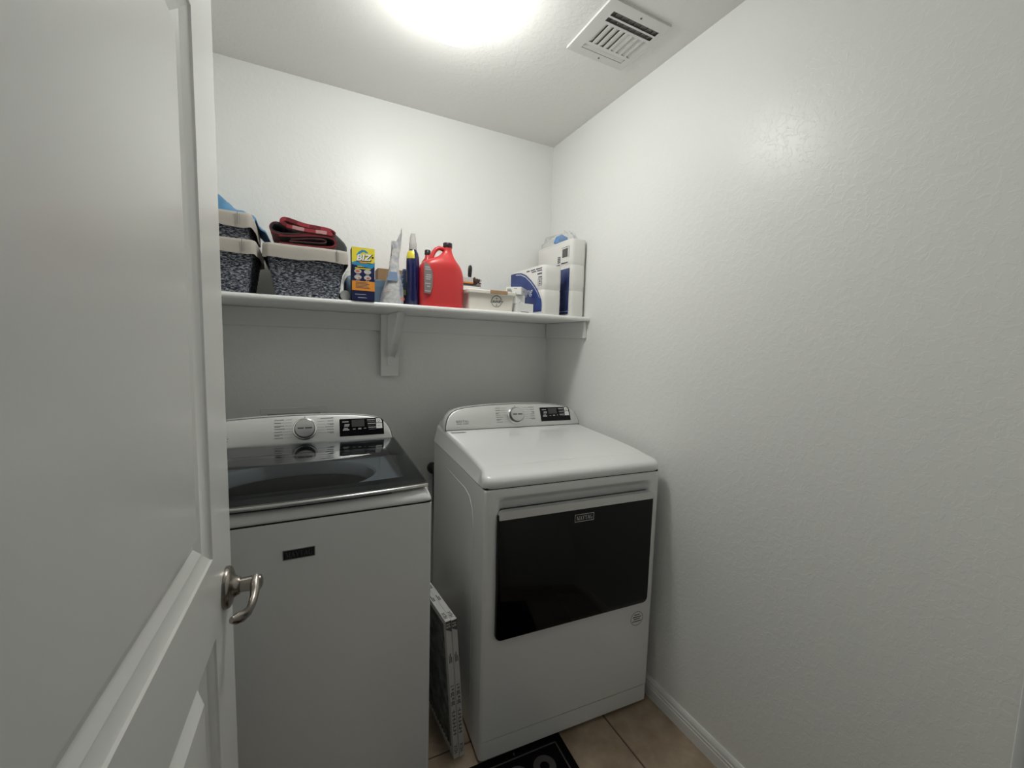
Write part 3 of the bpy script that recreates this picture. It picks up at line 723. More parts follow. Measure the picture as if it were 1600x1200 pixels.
# ------------------------------------------------------------ air filters and floor mat
FL = .5
def air_filter(dx, label):
    """local: x = thickness, y = depth, z = height; leans to the left"""
    r = thing('air_filter', label, 'air filter', (-.7925+dx, -.843+.001, .0005), math.radians(6), 'air filters between the machines')
    r.rotation_euler = (0, math.radians(-4.3), math.radians(5.0))
    T_ = .0185
    bm = B()
    for q in ((0, T_, 0, .02, 0, FL), (0, T_, FL-.02, FL, 0, FL), (0, T_, .02, FL-.02, 0, .02), (0, T_, .02, FL-.02, FL-.02, FL)): box(bm, *q, .0008, 1)
    f_ = obj('frame', bm, M['filterframe'], r, 0)
    bm = B(); n = 48; A = []
    for s in (.003, T_-.003):
        A.append([[(s + (.0022 if k % 2 else -.0015), .018 + (FL-.036)*k/n, z) for k in range(n+1)] for z in (.018, FL-.018)])
    for g_ in A: grid(bm, g_)
    obj('pleated_media', bm, M['filtermesh'], r, 0)
    bm = B(); fe = Fr((T_/2, 0, 0), (0, 0, 1), (-1, 0, 0))       # front edge, reading upwards
    text_into(bm, 'HDX', fe, .035, 0, .017, sx=.9); text_into(bm, '20 x 20 x 1', fe, .235, 0, .0155, bold=.0004, sx=1.05)
    for k in range(7):
        rect(bm, fe, .090+k*.0135, .0935+k*.0135, -.005, .0055); rect(bm, fe, .090+k*.0135, .102+k*.0135, .0035 if k % 2 else -.001, .005 if k % 2 else .0005)
    for v0, l in ((.003, .028), (-.001, .034), (-.005, .02)): rect(bm, fe, .352, .352+l, v0, v0+.0022)
    ft = Fr((T_/2, 0, FL), (0, 1, 0), (-1, 0, 0)); text_into(bm, 'HDX', ft, .030, 0, .017, sx=.9)
    for v0, l in ((.002, .034), (-.003, .022)): rect(bm, ft, .12, .12+l, v0, v0+.003); rect(bm, ft, .20, .2+l, v0, v0+.003)
    poly(bm, fe, [(FL-.040, -.0088), (FL-.001, -.0088), (FL-.001, .0088), (FL-.028, .0088)])
    obj('lettering', bm, M['print'], f_, 0)
    bm = B(); text_into(bm, '51', fe, FL-.0155, 0, .018, .0008, bold=.0003); obj('size_mark', bm, M['filterframe'], f_, 0)
air_filter(0, 'white-edged grey air filter, the left of the leaning pair beside washer')
air_filter(.0196, 'white-edged grey air filter, the right of the leaning pair nearer dryer')

t = thing('floor_mat', 'black floor mat with grey lined border in front of dryer', 'mat', (-.4255, -.9045, 0), math.radians(-2.2))
bm = B(); box(bm, -.53, .0, -.70, .0, .0005, .006, .002, 1); obj('rubber_base', bm, M['mat'], t, 30)
fm = Fr((0, 0, .006), (1, 0, 0), (0, 1, 0)); bm = B()
for q in ((-.505, -.027, -.034, -.029), (-.505, -.027, -.675, -.670), (-.032, -.027, -.675, -.029), (-.505, -.500, -.675, -.029)): rect(bm, fm, *q, -.0002, .0006)
rect(bm, fm, -.182, -.178, -.022, -.012, -.0002, .0006)
obj('border', bm, M['matprint'], t, 0)
for k, (u, ry) in enumerate(((-.103, .038), (-.198, .038), (-.293, .038), (-.388, .038))):
    bm = B(); cxx, cyy = u, -.094
    for i in range(28):
        p, q = 2*PI*i/28, 2*PI*(i+1)/28
        poly(bm, fm, [(cxx+.016*math.cos(p), cyy+.016*math.sin(p)), (cxx+.038*math.cos(p), cyy+ry*math.sin(p)), (cxx+.038*math.cos(q), cyy+ry*math.sin(q)), (cxx+.016*math.cos(q), cyy+.016*math.sin(q))], -.0002, .0006)
    obj('ring_print', bm, M['matprint'], t, 0)

# ------------------------------------------------------------ woven baskets
def basket(x0, z0, label):
    """rim 0.255 x 0.33, body tapering to 0.21 x 0.285; x0 = left of rim, z0 = base"""
    W_, D_, Hh = .253, .330, .165; y0 = -.412
    r = thing('woven_basket', label, 'basket', (x0+W_/2, y0+D_/2, z0), 0, 'woven baskets with cotton liners')
    bm = B(); N = 208; rows = 34; P = []
    base = []
    for i in range(rows+1):
        s = i/rows; ins = .0225*(1-s) + .004; z = .150*s
        R0 = rrect(-W_/2+ins, W_/2-ins, -D_/2+ins, D_/2-ins, .022, 8)
        # resample evenly
        Ls = [0]; n = len(R0)
        for k in range(n): a_, b_ = R0[k], R0[(k+1) % n]; Ls.append(Ls[-1] + math.hypot(b_[0]-a_[0], b_[1]-a_[1]))
        ring = []; k = 0
        for q in range(N):
            d = Ls[-1]*q/N
            while Ls[k+1] < d: k += 1
            a_, b_ = R0[k], R0[(k+1) % n]; f_ = (d-Ls[k])/max(1e-9, Ls[k+1]-Ls[k]); x, y = a_[0]+(b_[0]-a_[0])*f_, a_[1]+(b_[1]-a_[1])*f_
            row = i//2; ph = (q + 4*(row % 2)) % 8
            bulge = math.sin(PI*(ph+.5)/4 if ph < 4 else -PI*(ph-3.5)/4)*.0016*(1 if i % 2 else .2) + rnd.uniform(-.0005, .0005)
            nl = math.hypot(x/W_, y/D_); ring.append((x*(1+bulge/(W_*.45)), y*(1+bulge/(D_*.45)), z))
        P.append(ring)
    V = grid(bm, P, True); bm.faces.new(V[0][::-1]); obj('woven_body', bm, M['weave'], r, 60)
    # liner: inside pocket and turned-over cuff with a wavy hem
    bm = B(); P = []
    for ins, z, wav in ((.030, .012, 0), (.0085, .150, 0), (.006, .164, .0008), (.002, .1685, .001), (-.003, .167, .0015), (-.005, .158, .0018), (-.0055, .139, .0022), (-.006, .1215, .0028)):
        R0 = rrect(-W_/2+ins, W_/2-ins, -D_/2+ins, D_/2-ins, .022, 10); Q = []
        m_ = len(R0); Rd = []
        for k in range(m_):
            a_, b_ = R0[k], R0[(k+1) % m_]; ns = 14 if math.hypot(a_[0]-b_[0], a_[1]-b_[1]) > .05 else 1
            for j in range(ns): Rd.append((a_[0]+(b_[0]-a_[0])*j/ns, a_[1]+(b_[1]-a_[1])*j/ns))
        for k, (x, y) in enumerate(Rd):
            s = .6*wav*(math.sin(k*.62+x0*40) + .6*math.sin(k*.27+z0*30)); f_ = 1 + s*.55/.13
            Q.append((x*f_, y*f_, z + (s*1.2 if z < .13 else s*.4)))
        P.append(Q)
    V = grid(bm, P, True); bm.faces.new(V[0][::-1]); obj('cotton_liner', bm, M['liner'], r, 70)
    bm = B(); box(bm, W_/2-.035, W_/2-.033, -D_/2-.0088, -D_/2-.0078, .128, .166); box(bm, W_/2-.029, W_/2-.028, -D_/2-.0088, -D_/2-.0078, .128, .160); obj('stitching', bm, M['greylabel'], r, 0)
    return r
ZI = ZS + .0006
basket(-1.327, ZI, 'grey woven basket with cream liner, holding the red plaid blanket')
basket(-1.606, ZI, 'grey woven basket with cream liner, bottom of the stack at shelf end')
basket(-1.616, ZI+.0835, 'grey woven basket with cream liner, top of the stack under blue cloth')

# ------------------------------------------------------------ cloths in the baskets
def cloth_sheet(path, y0, y1, th, ny=18, wob=.004, name='cloth', seed=0):
    """a ribbon path of (x, z) swept along y with thickness and soft wrinkles"""
    R_ = random.Random(seed); ph = [R_.uniform(0, 6) for _ in range(6)]
    pts = [Vector((p[0], 0, p[1])) for p in path]
    sub = []
    for i in range(len(pts)-1):           # Catmull-Rom
        p0, p1, p2, p3 = pts[max(i-1, 0)], pts[i], pts[i+1], pts[min(i+2, len(pts)-1)]
        for k in range(5):
            q = k/5; sub.append(.5*((2*p1) + (p2-p0)*q + (2*p0-5*p1+4*p2-p3)*q*q + (3*p1-p0-3*p2+p3)*q**3))
    sub.append(pts[-1])
    n = len(sub); top, bot = [], []
    for i, p in enumerate(sub):
        d = (sub[min(i+1, n-1)]-sub[max(i-1, 0)]).normalized(); nn = Vector((-d.z, 0, d.x)); ra, rb = [], []
        for j in range(ny+1):
            s = j/ny; y = y0 + (y1-y0)*s; wv = wob*(math.sin(s*7+ph[0]+i*.13)*.6 + math.sin(s*15+ph[1]-i*.21)*.4)
            e = .85 + .15*math.sqrt(max(0, 1-abs(2*s-1)**6))
            c0 = p + Vector((0, y, wv)); ra.append(c0 + nn*th*.5*e); rb.append(c0 - nn*th*.5*e)
        top.append(ra); bot.append(rb)
    return top, bot
def cloth(name, path, y0, y1, th, mats, parent=None, wob=.004, seed=0, uvs=(.03, .03), vo=0.):
    bm = B(); top, bot = cloth_sheet(path, y0, y1, th, 18, wob, name, seed); n, m_ = len(top), len(top[0])
    L_ = [0]
    for i in range(1, n): L_.append(L_[-1] + (top[i][0]-top[i-1][0]).length)
    uv = lambda p, q: (L_[p]/uvs[0], (y1-y0)*q/(m_-1)/uvs[1]+vo)
    A = grid(bm, top, False, 0, uv); D = grid(bm, bot, False, 1 if len(mats) > 1 else 0, uv); L = bm.loops.layers.uv.verify()
    split = mats[2] is not mats[0]
    def cap(q, us):       # edge between the two faces: thin red hem outside, lining inside
        a_, b_, d_, e_ = q
        if split:
            m1, m2 = bm.verts.new(a_.co.lerp(e_.co, .30)), bm.verts.new(b_.co.lerp(d_.co, .30)); m3, m4 = bm.verts.new(a_.co.lerp(e_.co, .78)), bm.verts.new(b_.co.lerp(d_.co, .78))
            bm.faces.new((a_, b_, m2, m1)).material_index = 2; bm.faces.new((m1, m2, m4, m3)).material_index = 1; bm.faces.new((m3, m4, d_, e_)).material_index = 1
        else:
            f = bm.faces.new(q); f.material_index = 2
            for l, u in zip(f.loops, us): l[L].uv = u
    for i in range(n-1):
        for j in (0, m_-1):
            ua, ub = uv(i, j), uv(i+1, j); cap((A[i][j], A[i+1][j], D[i+1][j], D[i][j]), (ua, ub, (ub[0], ub[1]+.15), (ua[0], ua[1]+.15)))
    for j in range(m_-1):
        for i in (0, n-1):
            ua, ub = uv(i, j), uv(i, j+1); cap((A[i][j], A[i][j+1], D[i][j+1], D[i][j]), (ua, ub, ub, ua))
    return obj(name, bm, mats, parent, 70, parent is not None)
# light blue cloth heaped in the top left basket
bm = B(); P = []
nu, nv = 40, 30
for i in range(nu+1):
    row = []
    for j in range(nv+1):
        u, v = i/nu, j/nv; x = -1.590 + (.230 + .044*smooth(.35, .9, v))*u; y = -.350 + .255*v
        tp = ((-1.60, 1.80), (-1.52, 1.83), (-1.475, 1.852), (-1.448, 1.850), (-1.433, 1.828), (-1.395, 1.812), (-1.362, 1.795), (-1.338, 1.768), (-1.317, 1.748))
        for (xa, za), (xb, zb_) in zip(tp, tp[1:]):
            if xa <= x <= xb + 1e-6: q = (x-xa)/(xb-xa); zt_ = za + (zb_-za)*q; break
        lowz = ZI+.0835+.160 if x < -1.37 else 1.767 - .035*smooth(-1.37, -1.325, x)
        fv = smooth(0, .38, v)*(1-.6*smooth(.6, 1, v))
        z = lowz + (zt_+.004-lowz)*fv + (.007*math.sin(x*62+y*55) + .004*math.sin(y*70-x*120) - .006*abs(math.sin(x*38-y*24)))*fv
        row.append((x, y, z))
    P.append(row)
A = grid(bm, P); D = grid(bm, [[(x, y, z-.006) for x, y, z in r_] for r_ in P])
for i in range(nu):
    for j in (0, nv): bm.faces.new((A[i][j], A[i+1][j], D[i+1][j], D[i][j]))
for j in range(nv):
    for i in (0, nu): bm.faces.new((A[i][j], A[i][j+1], D[i][j+1], D[i][j]))
tag(obj('blue_cloth', bm, M['blue'], None, 80), 'light blue cloth heaped in the top left basket', 'cloth')
# red plaid blanket, folded
rb = thing('plaid_blanket', 'folded red plaid blanket with dark lining on the right basket', 'blanket', (-1.2, -.25, 1.70))
yb0, yb1 = -.362, -.13
cloth('lower_fold', [(-1.285, 1.7035), (-1.24, 1.703), (-1.19, 1.703), (-1.15, 1.705), (-1.118, 1.711), (-1.107, 1.724), (-1.112, 1.738), (-1.135, 1.745), (-1.18, 1.743), (-1.24, 1.733), (-1.285, 1.728)], yb0, yb1, .008, [M['sherpa'], M['plaid'], M['redhem']], rb, .0012, 1)
cloth('middle_fold', [(-1.255, 1.714), (-1.20, 1.717), (-1.150, 1.720), (-1.138, 1.727), (-1.150, 1.733), (-1.19, 1.731), (-1.25, 1.721)], yb0+.002, yb1, .004, [M['sherpa'], M['sherpa'], M['redhem']], rb, .0008, 2)
cloth('upper_fold', [(-1.120, 1.754), (-1.17, 1.752), (-1.22, 1.742), (-1.268, 1.736), (-1.300, 1.741), (-1.310, 1.755), (-1.300, 1.768), (-1.280, 1.768), (-1.255, 1.760)], yb0, yb1, .009, [M['plaid'], M['sherpa'], M['redhem']], rb, .0012, 3)
cloth('top_flap', [(-1.262, 1.763), (-1.276, 1.774), (-1.270, 1.785), (-1.255, 1.785), (-1.230, 1.779), (-1.20, 1.773), (-1.16, 1.771), (-1.128, 1.768), (-1.112, 1.759), (-1.120, 1.7565)], yb0-.003, yb1, .015, [M['plaid'], M['plaid'], M['plaid']], rb, .0025, 4, (.036, .04), .1)
cloth('inner_flap', [(-1.262, 1.764), (-1.20, 1.7575), (-1.15, 1.757), (-1.118, 1.754)], yb0-.004, yb1, .014, [M['plaid'], M['plaid'], M['plaid']], rb, .001, 5, (.036, .04), .6)
# charcoal blanket rolled behind it
bm = B(); prof = []
for k in range(28):
    q = 2*PI*k/28; prof.append((-1.158 + .116*math.cos(q)*(1 if math.cos(q) < 0 else .98), 1.762 + .072*math.sin(q) + .012*math.cos(q)*-1))
loft(bm, [[(-1.158+(x+1.158)*s + .002*math.sin(9*i+x*50), y, 1.762+(z-1.762)*s) for i, (x, z) in enumerate(prof)] for y, s in ((-.125, .6), (-.122, .86), (-.112, .97), (-.09, 1), (-.075, .97), (-.068, .86), (-.066, .5))])
tag(obj('charcoal_blanket', bm, M['charcoal'], None, 70), 'charcoal grey fleece blanket rolled behind the red plaid blanket', 'blanket')

# ------------------------------------------------------------ detergent box
def carton(name, label, cat, x0, x1, y0, y1, z0, z1, mat, rz=0., group=None, r=.0015):
    t = thing(name, label, cat, ((x0+x1)/2, (y0+y1)/2, z0), rz, group)
    w2, d2 = (x1-x0)/2, (y1-y0)/2
    bm = B(); box(bm, -w2, w2, -d2, d2, 0, z1-z0, r, 1); o = obj('carton', bm, mat, t, 30)
    return t, o, Fr((-w2, -d2, 0), (1, 0, 0), (0, 0, 1)), Fr((w2, -d2, 0), (0, 1, 0), (0, 0, 1)), Fr((-w2, d2, 0), (0, -1, 0), (0, 0, 1)), (x1-x0, y1-y0, z1-z0)
t, o, ff, fR, fL, (bw, bd, bh) = carton('detergent_box', 'navy and yellow detergent box with orange panel reading BIZ', 'detergent box', -1.057, -.979, -.405, -.352, ZI, ZI+.1885, M['navy'])
bm = B(); poly(bm, ff, [(.0, .133)] + [(bw*k/8, .133 - .004*math.sin(k/8*2*PI)) for k in range(1, 8)] + [(bw, .137), (bw, bh), (0, bh)], 0, .0004); obj('yellow_print', bm, M['yellow'], t, 0)
bm = B(); poly(bm, ff, [(.0, .134)] + [(bw*k/8, .136 + .003*math.sin(k/8*5)) for k in range(1, 8)] + [(bw, .141), (bw, .127)] + [(bw*k/8, .121 + .004*math.sin(k/8*4+1)) for k in range(7, 0, -1)] + [(0, .127)], .0001, .0005)
poly(bm, ff, [(.014, .160), (.022, .172), (.034, .181), (.046, .180), (.056, .172), (.050, .170), (.040, .174), (.030, .169), (.024, .160)], .0003, .0005); obj('wave_print', bm, M['teal'], t, 0)
bm = B(); text_into(bm, 'BIZ', ff, .0385, .1515, .031, .0010, bold=.0018, shear=.25, sx=1.12, rot=.08); poly(bm, ff, ell(.071, .157, .0035, .0035, 10), .0008, .0005); obj('name_shadow', bm, M['black'], t, 0)
bm = B(); text_into(bm, 'BIZ', ff, .0375, .1525, .030, .0014, bold=.0010, shear=.25, sx=1.12, rot=.08); obj('name_lettering', bm, M['white'], t, 0)
bm = B(); rect(bm, ff, 0, bw, .036, .070, .0001, .0005); obj('orange_panel', bm, M['orange'], t, 0)
bm = B(); poly(bm, ff, [(.022, .139), (.030, .133), (.05, .135), (.055, .139), (.04, .137)], .0008, .0004); obj('orange_splash', bm, M['orange'], t, 0)
bm = B()
for k, l in enumerate((.042, .048, .040, .046, .050)): rect(bm, ff, .012, .012+l, .0635-k*.0048, .0658-k*.0048, .0006, .0003)
obj('panel_lettering', bm, M['print'], t, 0)
bm = B()
for u, v in ((.020, .104), (.053, .104), (.020, .083), (.053, .083)): poly(bm, ff, ell(u, v, .0125, .0078), .0001, .0004)
obj('picture_ovals', bm, M['oval2'], t, 0)
bm = B()
for u, v, r_ in ((.019, .104, .007), (.055, .082, .006), (.024, .080, .004)): poly(bm, ff, ell(u, v, r_, r_*.6), .0005, .0003)
obj('oval_pictures', bm, M['ovalred'], t, 0)
bm = B(); rect(bm, ff, .018, .054, .1205, .1235, .0001, .0004); rect(bm, ff, .010, .064, .113, .1165, .0001, .0004); obj('slogan', bm, M['yellow'], t, 0)
bm = B(); rect(bm, ff, .010, .047, .0215, .023, .0001, .0003); rect(bm, ff, .020, .050, .010, .0115, .0001, .0003)
for u in (.014, .047):
    for v in (.0925, .0715): rect(bm, ff, u, u+.012, v, v+.0012, .0001, .0003)
obj('small_lettering', bm, M['white'], t, 0)

# ------------------------------------------------------------ small things round the detergent box
t = thing('lidded_jar', 'small dark jar lying with its grey lid facing out, left of detergent box', 'jar', (-1.078, -.36, ZI))
RY = Matrix.Rotation(PI/2, 3, 'X')
bm = B(); lathe(bm, [(.0, .0), (.0165, .0), (.0175, .003), (.0175, .012), (.016, .013)], (-1.078, -.378, ZI+.0178), 28, Matrix.Rotation(-PI/2, 3, 'X')); obj('lid', bm, M['greycap'], t, 40, True)
bm = B(); lathe(bm, [(.015, .0125), (.0172, .016), (.0174, .075), (.014, .078), (.0, .078)], (-1.078, -.378, ZI+.0178), 28, Matrix.Rotation(-PI/2, 3, 'X')); obj('jar_body', bm, M['black'], t, 40, True)
t = thing('storage_bag', 'clear bag of pale blue fabric behind the lidded jar', 'bag', (-1.060, -.22, ZI))
bm = B(); loft(bm, [[(x, y, z) for x, y in rrect(-1.068+i, -1.030-i, -.285+i, -.16-i, .012)] for z, i in ((ZI, .003), (ZI+.012, 0), (ZI+.085, .001), (ZI+.100, .006), (ZI+.104, .012))]); obj('fabric', bm, M['bluefill'], t, 60, True)
bm = B(); loft(bm, [[(x, y, z) for x, y in rrect(-1.0705+i, -1.0275-i, -.2875+i, -.1575-i, .012)] for z, i in ((ZI+.080, 0), (ZI+.10, -.001), (ZI+.114, .004), (ZI+.122, .008))], False, False); obj('clear_film', bm, M['film'], t, 60, True)
t = thing('clear_bin', 'clear bluish plastic bin between detergent box and white pouch', 'bin', (-.948, -.20, ZI))
bm = B(); loft(bm, [[(x, y, z) for x, y in rrect(-.975-i, -.905+i, -.27-i, -.13+i, .014)] for z, i in ((ZI, 0), (ZI+.095, .008))], True, False); obj('bin_body', bm, M['bin'], t, 60, True)
bm = B(); loft(bm, [[(x, y, z) for x, y in rrect(-.975-i, -.905+i, -.27-i, -.13+i, .016)] for z, i in ((ZI+.088, .009), (ZI+.088, .013), (ZI+.096, .013), (ZI+.096, .009), (ZI+.088, .009))], False, False); obj('rim', bm, M['bin'], t, 60, True)
bm = B(); loft(bm, [[(x, y, z) for x, y in rrect(-.968-i, -.912+i, -.262-i, -.138+i, .014)] for z, i in ((ZI+.003, 0), (ZI+.070, .005), (ZI+.096, -.004), (ZI+.102, -.014))]); obj('folded_cloth', bm, M['bluefill'], t, 60, True)
t, o, *_r = carton('cardboard_box', 'plain brown cardboard box behind the white pouch', 'box', -.925, -.800, -.115, -.035, ZI, ZI+.170, M['card'])
bm = B(); box(bm, -.0625, .0625, -.004, .004, .1701, .1708); obj('flap_seam', bm, M['greylabel'], t, 0)
# white pouch
t = thing('foil_pouch', 'crumpled white refill pouch with pinched twisted top', 'pouch', (-.905, -.33, ZI))
bm = B(); rings = []
for k in range(22):
    s = k/21; z = ZI + .242*s
    wl = -.950 + .038*smooth(.05, .62, s) + .003*math.sin(s*9) + .004*smooth(.7, 1, s)
    wr = -.861 - .019*smooth(.15, .66, s) + .012*smooth(.72, 1, s)
    dp = .030*(1-smooth(.0, .85, s)) + .004; ring = []
    for q in range(24):
        g_ = 2*PI*q/24; cx_ = (wl+wr)/2; hw = (wr-wl)/2
        x = cx_ + hw*math.copysign(abs(math.cos(g_))**.7, math.cos(g_)); y = -.335 + dp*math.sin(g_) + .0022*math.sin(s*37+q*1.9)*(1 if s > .1 else 0)
        zz_ = z + (.055*smooth(.85, 1., s)*max(0, (x-cx_)/hw)**2 if s > .8 else 0)
        ring.append((x + .0015*math.sin(s*51+q*2.3), y, zz_))
    rings.append(ring)
loft(bm, rings); obj('pouch_body', bm, M['bag'], t, 80, True)
fp_ = Fr((-.947, -.3685, ZI), (1, 0, 0), (0, .06, 1))
bm = B(); poly(bm, fp_, [(.018, .088), (.060, .088), (.058, .122), (.029, .122)], -.0005, .0006); obj('blue_label', bm, M['pouchblue'], t, 0, True)
bm = B(); rect(bm, fp_, .008, .034, .052, .0545, 0, .0006); rect(bm, fp_, .006, .030, .044, .046, 0, .0006); obj('lettering', bm, M['pouchpink'], t, 0, True)
bm = B(); frp = Fr((-.868, -.371, ZI), (1, 0, 0), (0, .06, 1)); annulus(bm, frp, -.002, .020, .0050, .0072, .001, .0006, 20); poly(bm, frp, ell(-.002, .020, .0028, .0028, 10), .001, .0006); obj('round_mark', bm, M['ovalred'], t, 0, True)
bm = B()
for k in range(16): rect(bm, fp_, .066+.0010*(k % 3), .080-.0015*((k*7) % 4), .036+k*.0052, .038+k*.0052, .0006, .0006)
obj('small_print', bm, M['pouchblue'], t, 0, True)
# small clear spray bottle behind, left of the blue one
t = thing('clear_bottle', 'slim clear blue bottle with lime label between pouch and cobalt bottle', 'bottle', (-.845, -.27, ZI))
bm = B(); lathe(bm, [(.0, 0), (.017, 0), (.0185, .003), (.0185, .11), (.016, .125), (.010, .137), (.009, .150), (.0, .150)], (-.842, -.272, ZI), 24); obj('bottle_body', bm, M['amber'], t, 50, True)
bm = B(); lathe(bm, [(.0190, .045), (.0192, .046), (.0192, .064), (.0190, .065)], (-.842, -.272, ZI), 24); obj('lime_label', bm, M['limeprint'], t, 0, True)
bm = B(); lathe(bm, [(.0190, .004), (.0192, .005), (.0192, .043), (.0190, .044)], (-.842, -.272, ZI), 24); obj('navy_label', bm, M['navy'], t, 0, True)
# cobalt bottle with a frosted cap
t = thing('cobalt_bottle', 'tall cobalt blue bottle with frosted cap and yellow label', 'bottle', (-.825, -.335, ZI))
bm = B(); lathe(bm, [(.0, 0), (.023, 0), (.0255, .004), (.0255, .170), (.0245, .188), (.021, .205), (.016, .214), (.014, .222), (.0, .222)], (-.8245, -.335, ZI), 36); obj('bottle_body', bm, M['cobalt'], t, 50, True)
bm = B(); lathe(bm, [(.0145, .212), (.0150, .216), (.0152, .236), (.0150, .243), (.0128, .249), (.0122, .262), (.0095, .272), (.0085, .280), (.0, .282)], (-.8245, -.335, ZI), 28); obj('cap', bm, M['cap'], t, 50, True)
bm = B(); rings = []
for z, r_ in ((.182, .0250), (.187, .0252), (.205, .0218), (.2125, .0176)):
    rings.append([(-.8245 + r_*math.cos(q), -.335 + r_*math.sin(q), ZI+z) for q in [math.radians(178 + k*8) for k in range(13)]])
loft(bm, rings, False, False, False); obj('yellow_label', bm, M['yellow'], t, 50, True)

# ------------------------------------------------------------ big red jug with handle
def jug(name, label, x0, yc, scale=1., parent=None):
    t = thing(name, label, 'jug', (x0, yc, ZI))
    # silhouette: left x, right x by height (relative)
    S = [(0, -.088, .090), (.006, -.0905, .0925), (.05, -.0915, .0930), (.110, -.0915, .0930), (.128, -.0910, .0915), (.150, -.089, .0860), (.165, -.084, .079), (.178, -.072, .070), (.188, -.053, .062), (.196, -.033, .057), (.205, -.015, .052), (.215, -.002, .048), (.225, .007, .0445), (.235, .0115, .043), (.243, .0125, .0425)]
    bm = B(); rings = []
    for z, xl_, xr_ in S:
        cx_, hw = (xl_+xr_)/2, (xr_-xl_)/2; dp = min(.050, hw*1.0) if z < .17 else min(.050 - .032*smooth(.165, .235, z), hw*1.4)
        rings.append([(cx_ + hw*math.copysign(abs(math.cos(g_))**.62, math.cos(g_)), -dp*math.copysign(abs(math.sin(g_))**.62, math.sin(g_)), z) for g_ in [2*PI*k/36 for k in range(36)]])
    loft(bm, rings); obj('jug_body', bm, M['red'], t, 60)
    bm = B(); tube(bm, [(.017, 0, .232), (.006, 0, .2375), (-.008, 0, .239), (-.020, 0, .233), (-.030, 0, .220), (-.037, 0, .205), (-.043, 0, .186)], [(.010, .011), (.009, .012), (.0085, .012), (.0085, .012), (.009, .012), (.010, .013), (.011, .014)], 14, (0, 0, 1)); obj('handle', bm, M['red'], t, 70)
    bm = B(); lathe(bm, [(.0145, .241), (.0185, .2425), (.0190, .246), (.0190, .260), (.0175, .2625), (.0, .263)], (.0275, 0, 0), 28); obj('cap', bm, M['darkcap'], t, 40)
    return t
J = jug('red_jug', 'large red plastic laundry jug with handle and dark cap', -.7105, -.335)
fj = Fr((-.040, -.0515, 0), (1, 0, 0), (0, 0, 1)); bm = B()
poly(bm, fj, [(-.040, .050), (-.016, .047), (-.012, .060), (-.008, .075), (-.006, .12), (-.012, .145), (-.026, .163), (-.042, .168)], .0, .0008); lb = obj('grey_label', bm, M['greylabel'], J, 0)
bm = B()
for v, l, o_ in ((.148, .018, 0), (.140, .022, 0), (.118, .020, .004), (.110, .022, .002), (.102, .018, .003), (.085, .022, 0), (.074, .012, .008), (.056, .022, 0)): rect(bm, fj, -.037+o_, -.037+o_+l, v, v+.0035, .0008, .0004)
obj('label_lettering', bm, M['oval2'], lb, 0)
t = thing('small_red_bottle', 'small red bottle with dark cap just behind red jug', 'bottle', (-.695, -.13, ZI))
bm = B(); lathe(bm, [(.0, 0), (.030, 0), (.033, .004), (.033, .185), (.026, .215), (.012, .235), (.011, .248), (.0, .248)], (-.712, -.13, ZI), 28); obj('bottle_body', bm, M['red'], t, 50, True)
bm = B(); lathe(bm, [(.011, .247), (.0135, .249), (.0135, .266), (.011, .269), (.0, .269)], (-.712, -.13, ZI), 24); obj('cap', bm, M['darkcap'], t, 40, True)

# ------------------------------------------------------------ white pail with brushes behind the laundry bin
t = thing('white_tub', 'white plastic tub with printed lid rim between jug and laundry bin', 'tub', (-.545, -.19, ZI))
bm = B(); loft(bm, [[(x, y, z) for x, y in rrect(-.600-i, -.500+i, -.245-i, -.135+i, .012)] for z, i in ((ZI, 0), (ZI+.112, .004))], True, False)
loft(bm, [[(x, y, z) for x, y in rrect(-.600-i, -.500+i, -.245-i, -.135+i, .012)] for z, i in ((ZI+.112, .004), (ZI+.112, .001), (ZI+.02, -.002))], False, True); obj('tub_body', bm, M['carton'], t, 50, True)
bm = B(); box(bm, -.598, -.502, -.243, -.137, ZI+.112, ZI+.119, .002, 1); obj('flat_lid', bm, M['dgrey'], t, 30, True)
ZT = ZI+.1195
t = thing('paint_brush', 'paint brush with black handle standing on the white tub', 'brush', (-.540, -.19, ZT))
bm = B(); tube(bm, [(-.530, -.185, ZT+.036), (-.530, -.185, ZT+.05), (-.529, -.185, ZT+.072), (-.528, -.185, ZT+.088), (-.528, -.185, ZT+.095)], [(.009, .007), (.0115, .008), (.0125, .009), (.0110, .008), (.004, .004)], 14); obj('handle', bm, M['black'], t, 60, True)
bm = B(); box(bm, -.572, -.517, -.197, -.178, ZT+.016, ZT+.040, .002, 1); fe_ = obj('ferrule', bm, M['striped'], t, 30, True)
bm = B(); box(bm, -.5725, -.5165, -.1975, -.1775, ZT+.010, ZT+.018, .001, 1); obj('orange_band', bm, M['orange'], fe_, 0, True)
bm = B(); box(bm, -.573, -.512, -.196, -.179, ZT+.0005, ZT+.011, .002, 1); obj('bristles', bm, M['navy'], t, 30, True)
t = thing('scrub_brush', 'dark brown scrub brush with ragged bristles on the white tub', 'brush', (-.495, -.18, ZT))
bm = B(); rings = []
for k in range(10):
    s = k/9; x = -.528 + .052*s; r_ = .021*math.sin(PI*min(.98, .12+s*.75))**.7
    rings.append([(x + .003*math.sin(q*5), -.160 + r_*.8*math.cos(2*PI*q/14)*(1+.15*((q*5+k) % 3-1)), ZT+.024 + r_*math.sin(2*PI*q/14)*(1+.18*((q*3+k) % 3-1))) for q in range(14)])
loft(bm, rings); obj('bristle_head', bm, M['brush'], t, 0, True)
bm = B()
